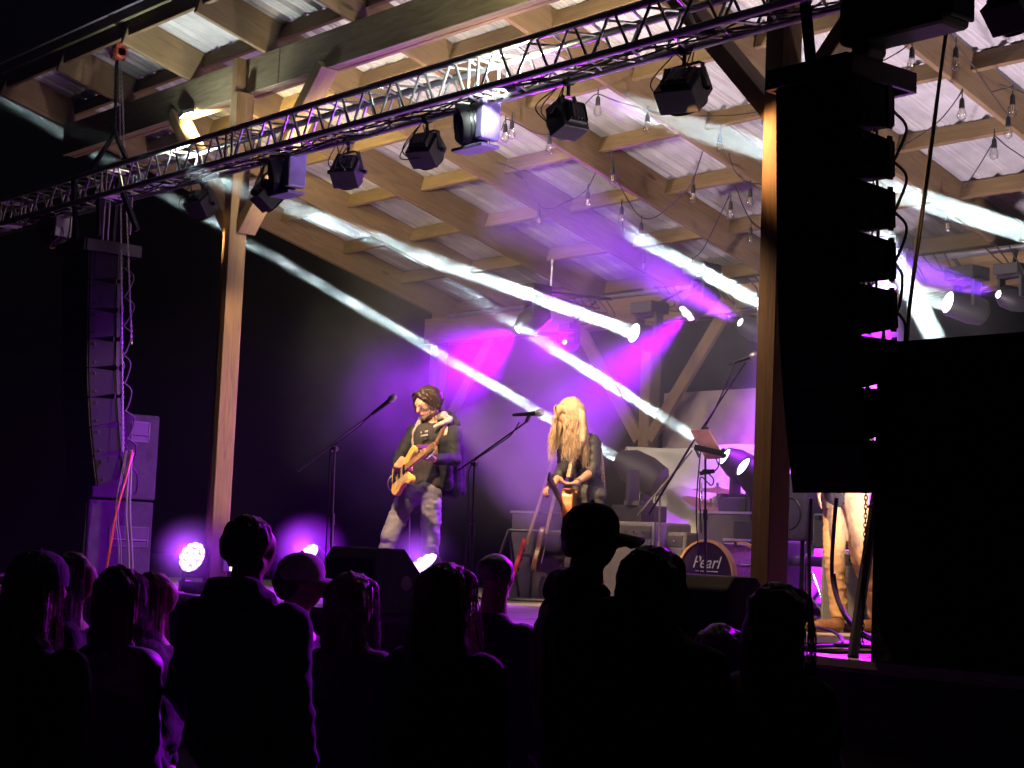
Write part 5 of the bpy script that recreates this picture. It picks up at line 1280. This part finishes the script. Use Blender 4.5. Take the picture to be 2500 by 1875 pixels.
if hu.z < 0: hu = -hu
b.ball(hc-hf*.040+hu*.030, (.100,.100,.098), sub=2); b.ball(hc-hf*.055-V((0,0,.01)), (.092,.092,.10), sub=2)
capsule(b, hc-hf*.06, hc-hf*.10-V((0,0,.20))-ff*.02, .085, .055)
for k in (-1, 1):
    q0 = hc+hu*.09+hf*.03+r_*k*.02; q1 = hc+hf*(.050 if k > 0 else .012)+r_*k*.080+V((0,0,-.0)); q2 = q1+V((0,0,-.15))+ff*.008+r_*k*.02; q3 = q2+V((0,0,-.07))-r_*k*.01
    capsule(b, q0, q1, .032, .030); capsule(b, q1, q2, .032, .036); capsule(b, q2, q3, .036, .014)
    q4 = hc-hf*.01+r_*k*.10; q5 = q4+V((0,0,-.20))+r_*k*.015; capsule(b, q4, q5, .040, .042); capsule(b, q5, q5+V((0,0,-.06))-r_*k*.02, .038, .012)
for i in range(1000):
    a = random.uniform(-2.75, 2.75)
    if -.50 < a < .5: continue
    dr = (ff*math.cos(a)+r_*math.sin(a)); front = math.cos(a); top = hc+hu*.105-hf*.02
    L_ = random.uniform(.18,.36)*(1 if math.cos(a) > -.3 else 1.15); wv = random.uniform(0, 6); am = random.uniform(.010,.034)
    base_ = hc+dr*random.uniform(.098,.118)+V((0,0,-.01))+ff*(.012 if front > 0 else 0)
    pts = [top+dr*.02, hc+dr*.088+hu*.085, base_]
    for k in range(1, 7):
        pts.append(base_-V((0,0,L_*k/6))+ff*(.018*k/6 if front > 0 else -.02*k/6)+dr*(am*math.sin(wv+k*1.5)+.012)*(k/6)**.5+r_*random.uniform(-.006,.006))
    S.append(pts)
strands(x2, S, .0022); blob('hair', b, .009, BLONDE, wom, 5, .012, 8, .006, x2)
mb = MB(); mb.tube(curve_pts([j(1412,1062,-.02), j(1404,1090,.15), j(1395,1130,.24), j(1388,1165,.26)]), .019, 6); mb.tube(curve_pts([j(1446,1060,-.05), j(1465,1110,-.12), j(1472,1190,-.05), j(1470,1215,.05)]), .02, 6)
mb.build('guitar_strap', mat('patterned_cream_strap', (.55,.40,.24), .7, 0, .5, 90), wom, True)
mb = MB(); mb.lathe([(.030,0),(.033,.01),(.030,.02)], 14, Matrix.Translation(wL.lerp(eL,.08)) @ frame(eL-wL)); mb.build('bracelet', mat('silver_bracelet', (.5,.45,.4), .3, .8), wom, True)
guitar('acoustic_guitar', j(1392,1240,.16), j(1362,1176,.78), ff*.8-right*.6+V((0,0,.2)), 'acoustic', ACOU, 'amber acoustic guitar held low by the blonde singer', thick=.10, neck_mat=mat('dark_neck', (.07,.03,.02), .4), headm=mat('dark_headstock', (.04,.02,.015), .4), scale=.88)

# --- player in tan trousers behind the right column
T = 11.6
leg = thing('person', V((*atZ(2070,1545,ST).xy, ST)), 'player in tan trousers and brown shoes seen from the waist down under the right column', 'person', 'performers on the stage')
view = -ray(2060,1200); view.z = 0; view.normalize(); right = V((fw.y, -fw.x, 0)).normalized(); ff = (view*.55-right*.83).normalized()
b = MB(); hc = j(2040, 925, .05)
P = head_pts(b, hc, ff, V((0,0,1)), 1.)
capsule(b, j(2042,960,0), j(2050,1000,0), .055, .06); capsule(b, j(2010,1010,-.1), j(2095,1012,.1), .08, .08); capsule(b, j(2052,1020,0), j(2064,1190,0), .13, .12)
eR, wR = j(1975,1090,.1), j(2000,1180,.25); eL, wL = j(2115,1100,.15), j(2075,1150,.3)
for a_, e_, w_ in ((j(2008,1015,-.12), eR, wR), (j(2098,1018,.12), eL, wL)): capsule(b, a_, e_, .05, .04); capsule(b, e_, w_, .04, .028)
hand(b, wR, V((0,0,-1))+view*.3, view, V((0,0,-1))+right*.3, 1., -1); hand(b, wL, -right+view*.2, V((0,0,1)), V((0,0,1))-right*.3, 1., 1)
kR, kL = j(2036,1352,.08), j(2104,1362,.02); aR, aL = j(2047,1500,.05), j(2140,1505,-.15)
for h_, k_, a_ in ((j(2042,1215,-.04), kR, aR), (j(2088,1215,.06), kL, aL)): capsule(b, h_, k_, .08, .055); capsule(b, k_, a_, .052, .038)
blob('body', b, .010, SKIN, leg, 2); eyes(P, leg)
b = MB()
for h_, k_, a_, w_ in ((j(2042,1222,-.04), kR, aR, .072), (j(2086,1222,.07), kL, aL, .076)):
    capsule(b, h_, k_, .092, w_); capsule(b, k_, a_+V((0,0,.06)), w_, .058); capsule(b, a_+V((0,0,.08)), a_+V((0,0,.02)), .064, .060)
capsule(b, j(2045,1200,-.05), j(2085,1200,.06), .105, .105)
tr_ = blob('trousers', b, .008, TAN, leg, 2, .006, 18)
b = MB(); 
for a_, t_ in ((aR, at(1988,1530,T-.12)), (aL, at(2100,1545,T+.1))): h0 = V((a_.x,a_.y,ST)); t0 = V((t_.x,t_.y,ST)); t0 = h0+(t0-h0).normalized()*.23; shoe(b, h0, t0, .95)
blob('shoes', b, .009, TANSHOE, leg, 2)
b = MB(); capsule(b, j(2015,1020,-.1), j(2092,1020,.1), .10, .10); capsule(b, j(2052,1030,0), j(2060,1195,0), .15, .14)
for a_, e_, w_ in ((j(2008,1018,-.12), eR, wR), (j(2098,1020,.12), eL, wL)): capsule(b, a_, e_, .065, .058); capsule(b, e_, e_.lerp(w_,.85), .056, .042)
blob('shirt', b, .013, mat('dark_shirt', (.03,.025,.03), .8), leg, 2, .008, 10)
b = MB(); b.ball(hc-ff*.03+V((0,0,.045)), (.10,.10,.08), sub=2); strands(b, [[hc+V((0,0,.12)), hc-ff*.1*math.cos(a)+right*.1*math.sin(a)+V((0,0,.05)), hc-ff*.11*math.cos(a)+right*.11*math.sin(a)-V((0,0,.04))] for a in [random.uniform(-1.7,1.7) for _ in range(40)]], .010); b.build('hair', HAIRD, leg, True)
guitar('electric_guitar', j(2030,1150,.25), j(1975,1060,.85), ff, 'double', mat('dark_guitar_body', (.03,.02,.02), .3), 'dark electric guitar of the player in tan trousers, behind the column', scale=.9)

# --- the crowd
SKD = mat('crowd_skin', (.42,.25,.19), .55, 0, .08, 14)
CL = [mat('dark_cloth_%s' % n_, c_, .9, 0, .3, 25, .25, 60) for n_, c_ in (('navy', (.018,.02,.035)), ('black', (.014,.014,.016)), ('charcoal', (.04,.038,.042)), ('plum', (.05,.03,.045)))]
PUFF = mat('violet_lit_puffer', (.16,.13,.2), .5, 0, .2, 20)  # violet light on the jacket is put into its colour
HB = mat('brown_hair', (.07,.04,.028), .45, 0, .4, 60, .5, 160); HBL = mat('fair_hair', (.28,.17,.10), .42, 0, .4, 60, .5, 160); HG = mat('grey_hair', (.18,.17,.17), .5, 0, .4, 60)
GREYK = mat('grey_knit', (.15,.15,.16), .95, 0, .3, 60, .5, 90); CAPM = mat('pale_cap', (.32,.30,.30), .8); CAPB = mat('black_cap', (.012,.012,.013), .8)
def spectator(hx, top, hw, t, label, hair='short', hmat=None, shw=.44, coat=None, look=(.35,.94,0), cap=None, tiltx=0, skirt=False, arms='down', coll=False):
    """hx, top: top of the head in photo pixels; hw: head width in metres at distance t"""
    tp = at(hx, top, t); coat = coat or CL[1]; H = tp.z
    look = V(look).normalized(); f2 = V((look.x, look.y, 0)).normalized(); r_ = f2.cross(V((0,0,1)))
    hc = tp-V((0,0,.125))
    th = thing('person', V((hc.x, hc.y, 0)), label, 'person', 'people watching from the ground')
    b = MB(); P = head_pts(b, hc, look, V((0,0,1)), hw/.165)
    s0 = hc-V((0,0,.235)); hz = H*.52; base = V((hc.x, hc.y, 0))
    Q = lambda a, f_, z: V((hc.x, hc.y, z))+r_*a+f2*f_
    capsule(b, hc-V((0,0,.06))-f2*.02, Q(0,-.03,s0.z), .060, .074)
    zs = s0.z-.03
    capsule(b, Q(-shw*.32,-.02,zs-.03), Q(shw*.32,-.02,zs-.03), .07, .07); capsule(b, Q(0,-.02,zs-.05), Q(0,0,hz), .125, .12); capsule(b, Q(-.07,0,hz-.03), Q(.07,0,hz-.03), .10, .10)
    ew = []
    for k in (-1, 1):
        a_ = Q(k*shw*.42,-.02,zs-.03)
        if arms == 'down': e_ = Q(k*(shw*.42+.06),-.05,zs-.31); w_ = Q(k*(shw*.40+.05),.08,zs-.54)
        else: e_ = Q(k*(shw*.42+.07),.02,zs-.29); w_ = Q(k*.08,.22,zs-.27)
        ew.append((a_, e_, w_)); capsule(b, a_, e_, .048, .04); capsule(b, e_, w_, .038, .027)
        hand(b, w_, (w_-e_), r_*k if arms == 'down' else V((0,0,1)), f2 if arms == 'down' else -r_*k, 1., -k if arms != 'down' else 1)
        h_ = Q(k*.09,0,hz-.05); k_ = Q(k*.10,.02,hz*.54); n_ = Q(k*.10,-.02,.08); capsule(b, h_, k_, .085, .058); capsule(b, k_, n_, .055, .04)
    blob('body', b, .016, SKD, th, 2); eyes(P, th)
    b = MB()
    capsule(b, Q(-shw*.36,-.03,zs-.05), Q(shw*.36,-.03,zs-.05), .088, .088); capsule(b, Q(-shw*.2,-.03,zs-.12), Q(-shw*.22,0,hz-.05), .15, .14); capsule(b, Q(shw*.2,-.03,zs-.12), Q(shw*.22,0,hz-.05), .15, .14)
    capsule(b, Q(-.045,-.045,zs+.035), Q(.045,-.045,zs+.035), .078, .078); capsule(b, Q(0,-.04,zs-.10), Q(0,-.02,hz-.05), .155, .15); capsule(b, Q(0,.03,zs-.10), Q(0,.03,hz-.05), .14, .14)
    for a_, e_, w_ in ew: capsule(b, a_, e_, .092, .078); capsule(b, e_, e_.lerp(w_, .92), .074, .052)
    if coll: capsule(b, Q(-.09,-.09,zs+.075), Q(.09,-.09,zs+.075), .075, .075); capsule(b, Q(-.11,-.02,zs+.05), Q(.11,-.02,zs+.05), .06, .06)
    blob('coat', b, .022, coat, th, 2, .016, 9)
    b = MB()
    for k in (-1, 1): capsule(b, Q(k*.09,0,hz-.03), Q(k*.10,.02,hz*.54), .105, .08); capsule(b, Q(k*.10,.02,hz*.54), Q(k*.10,-.02,.10), .078, .07)
    blob('trousers', b, .025, CL[0], th, 2, .01, 8)
    b = MB(); 
    for k in (-1, 1): h0 = Q(k*.10,-.06,0); shoe(b, h0, h0+f2*.22)
    blob('shoes', b, .02, BOOT, th, 2)
    hm = hmat or HB; s = hw/.165
    if hair != 'none':
        b = MB(); x2 = MB(); b.ball(hc-look*.03*s+V((0,0,.04))*s, (.100*s,.100*s,.084*s), sub=2)
        if hair != 'bald': b.ball(hc-look*.055*s, (.086*s,.086*s,.10*s), sub=2)
        wide = 1.25 if hair == 'wavy' else 1.
        if hair in ('long','wavy'):
            for k in (-1, 0, 1):
                q = hc-f2*.055*s+r_*k*.055*s; capsule(b, q+V((0,0,.03)), q-V((0,0,.20))+r_*k*.012*wide-f2*.01, .058*s, .056*s*wide); capsule(b, q-V((0,0,.20))+r_*k*.012*wide-f2*.01, q-V((0,0,random.uniform(.30,.38)))-f2*.03+r_*k*.02, .054*s*wide, .022)
        S = []
        for i in range({'short':0, 'long':260, 'wavy':300, 'bun':0, 'bald':0}[hair]):
            a = random.uniform(-2.1, 2.1); dr = -f2*math.cos(a)+r_*math.sin(a); L_ = random.uniform(.03,.075) if hair in ('short','bun') else random.uniform(.26,.42)
            p0 = hc+V((0,0,.120*s))-f2*.02; pts = [p0, hc+dr*.090*s+V((0,0,.078*s)), hc+dr*.106*s+V((0,0,.0))]; ph = random.uniform(0, 6)
            for k in range(1, 5):
                ww = (.024 if hair == 'wavy' else .010)*math.sin(ph+k*1.4)
                pts.append(hc+dr*(.106*s+(.012*k/4*wide if L_ > .1 else -.012*k/4)+ww)+V((0,0,-L_*k/4)))
            S.append(pts)
        strands(x2, S, .0014*s); blob('hair', b, .011, hm, th, 2, .004 if hair == 'bald' else .008, 11, 0 if hair == 'bald' else .010, x2)
        if hair == 'bun': MB().ball(hc-f2*.12+V((0,0,.0)), (.05,.05,.05)).build('hair_bun', hm, th, True)
    if cap:
        b = MB(); cc = hc+V((0,0,.032))*s-look*.008
        n_ = 24; pr = [(.112*s,-.02*s),(.114*s,.02*s),(.106*s,.055*s),(.080*s,.088*s),(.045*s,.105*s),(.001,.110*s)]
        b.lathe(pr, n_, Matrix.Translation(cc), cap=False); b.ball(cc+V((0,0,.110*s)), .010, sub=1)
        cp = b.build('cap', cap, th, True); sub(cp)
        if cap is not GREYK:
            b = MB(); q = []
            for i in range(13):
                a = -1.15+2.3*i/12
                q.append(cc+f2*math.cos(a)*.110*s+r_*math.sin(a)*.110*s-V((0,0,.006+.018*abs(math.sin(a))**1.5)))
            for i in range(13):
                a = -1.15+2.3*i/12
                q.append(cc+f2*(math.cos(a)*.15*s+.075*s)+r_*math.sin(a)*.105*s-V((0,0,.022+.040*abs(math.sin(a))**1.5)))
            b.v = [p for p in q]+[p-V((0,0,.009)) for p in q]
            for i in range(12): b.f += [(i, i+1, 14+i, 13+i), (26+i+1, 26+i, 26+13+i, 26+14+i), (13+i, 14+i, 40+i, 39+i), (i+1, i, 26+i, 27+i)]
            b.f += [(0,13,39,26), (25,12,38,51)]
            b.build('visor', cap, cp, True)
    return th
SP = spectator
SP(1452, 1229, .150, 6.4, 'tall broad man in a black baseball cap and hooded coat, back to us', hair='short', cap=CAPB, shw=.74, look=(.42,.90,-.02), coat=CL[1], coll=True)
SP(622, 1257, .165, 6.9, 'tall short-haired man with wide shoulders in front of the left post', hair='short', shw=.64, look=(-.15,1,0), coat=CL[0], coll=True)
SP(1103, 1371, .165, 6.6, 'fair long-haired woman in a dark top right of the middle floor lamp', hair='wavy', hmat=HBL, shw=.46, look=(-.2,1,0), coat=CL[1])
SP(872, 1392, .16, 7.4, 'long-haired woman standing in front of the left floor monitor', hair='long', hmat=HB, shw=.38, look=(-.2,1,0), coat=CL[3])
SP(1218, 1346, .155, 8.4, 'close-cropped person between the fair-haired woman and the man in the black cap', hair='bald', hmat=HG, shw=.40, look=(-.3,1,0), coat=CL[1])
SP(1603, 1331, .17, 6.3, 'dark-haired woman with thick hair close beside the man in the black cap', hair='wavy', hmat=HAIRD, shw=.54, look=(-.2,1,0), coat=CL[1], coll=True)
SP(1915, 1418, .165, 6.2, 'long-haired woman alone under the right timber post', hair='long', hmat=HB, shw=.36, look=(-.1,1,0), coat=CL[1])
SP(742, 1357, .165, 8.2, 'man in a baseball cap with pale visor under the second violet lamp', hair='short', cap=CAPM, shw=.40, look=(.52,.85,-.05), coat=CL[2])
SP(390, 1386, .145, 8.3, 'child with fair hair looking up towards the stage at left', hair='long', hmat=HBL, shw=.34, look=(.58,.82,.12), coat=CL[2])
SP(310, 1378, .16, 7.2, 'long-haired woman in a shiny puffer jacket tinted by violet light', hair='long', hmat=HB, shw=.42, look=(-.1,1,0), coat=PUFF)
SP(190, 1342, .16, 8.4, 'brown-haired person with lit cheek at far left beside the grey knitted hat', hair='wavy', hmat=HB, shw=.40, look=(.55,.85,0), coat=CL[2])
SP(102, 1354, .165, 6.5, 'person in a grey knitted hat with a long dark coat at far left', hair='long', hmat=HBL, cap=GREYK, shw=.62, look=(-.1,1,0), coat=CL[1])
SP(-12, 1415, .16, 8.0, 'face at the very left edge lit pink', hair='short', hmat=HBL, shw=.38, look=(.45,.9,0), coat=CL[2])
SP(1765, 1520, .165, 7.8, 'short person in pale jeans mostly hidden left of the woman at right', hair='long', hmat=HB, shw=.34, look=(-.3,1,0), coat=CL[1])
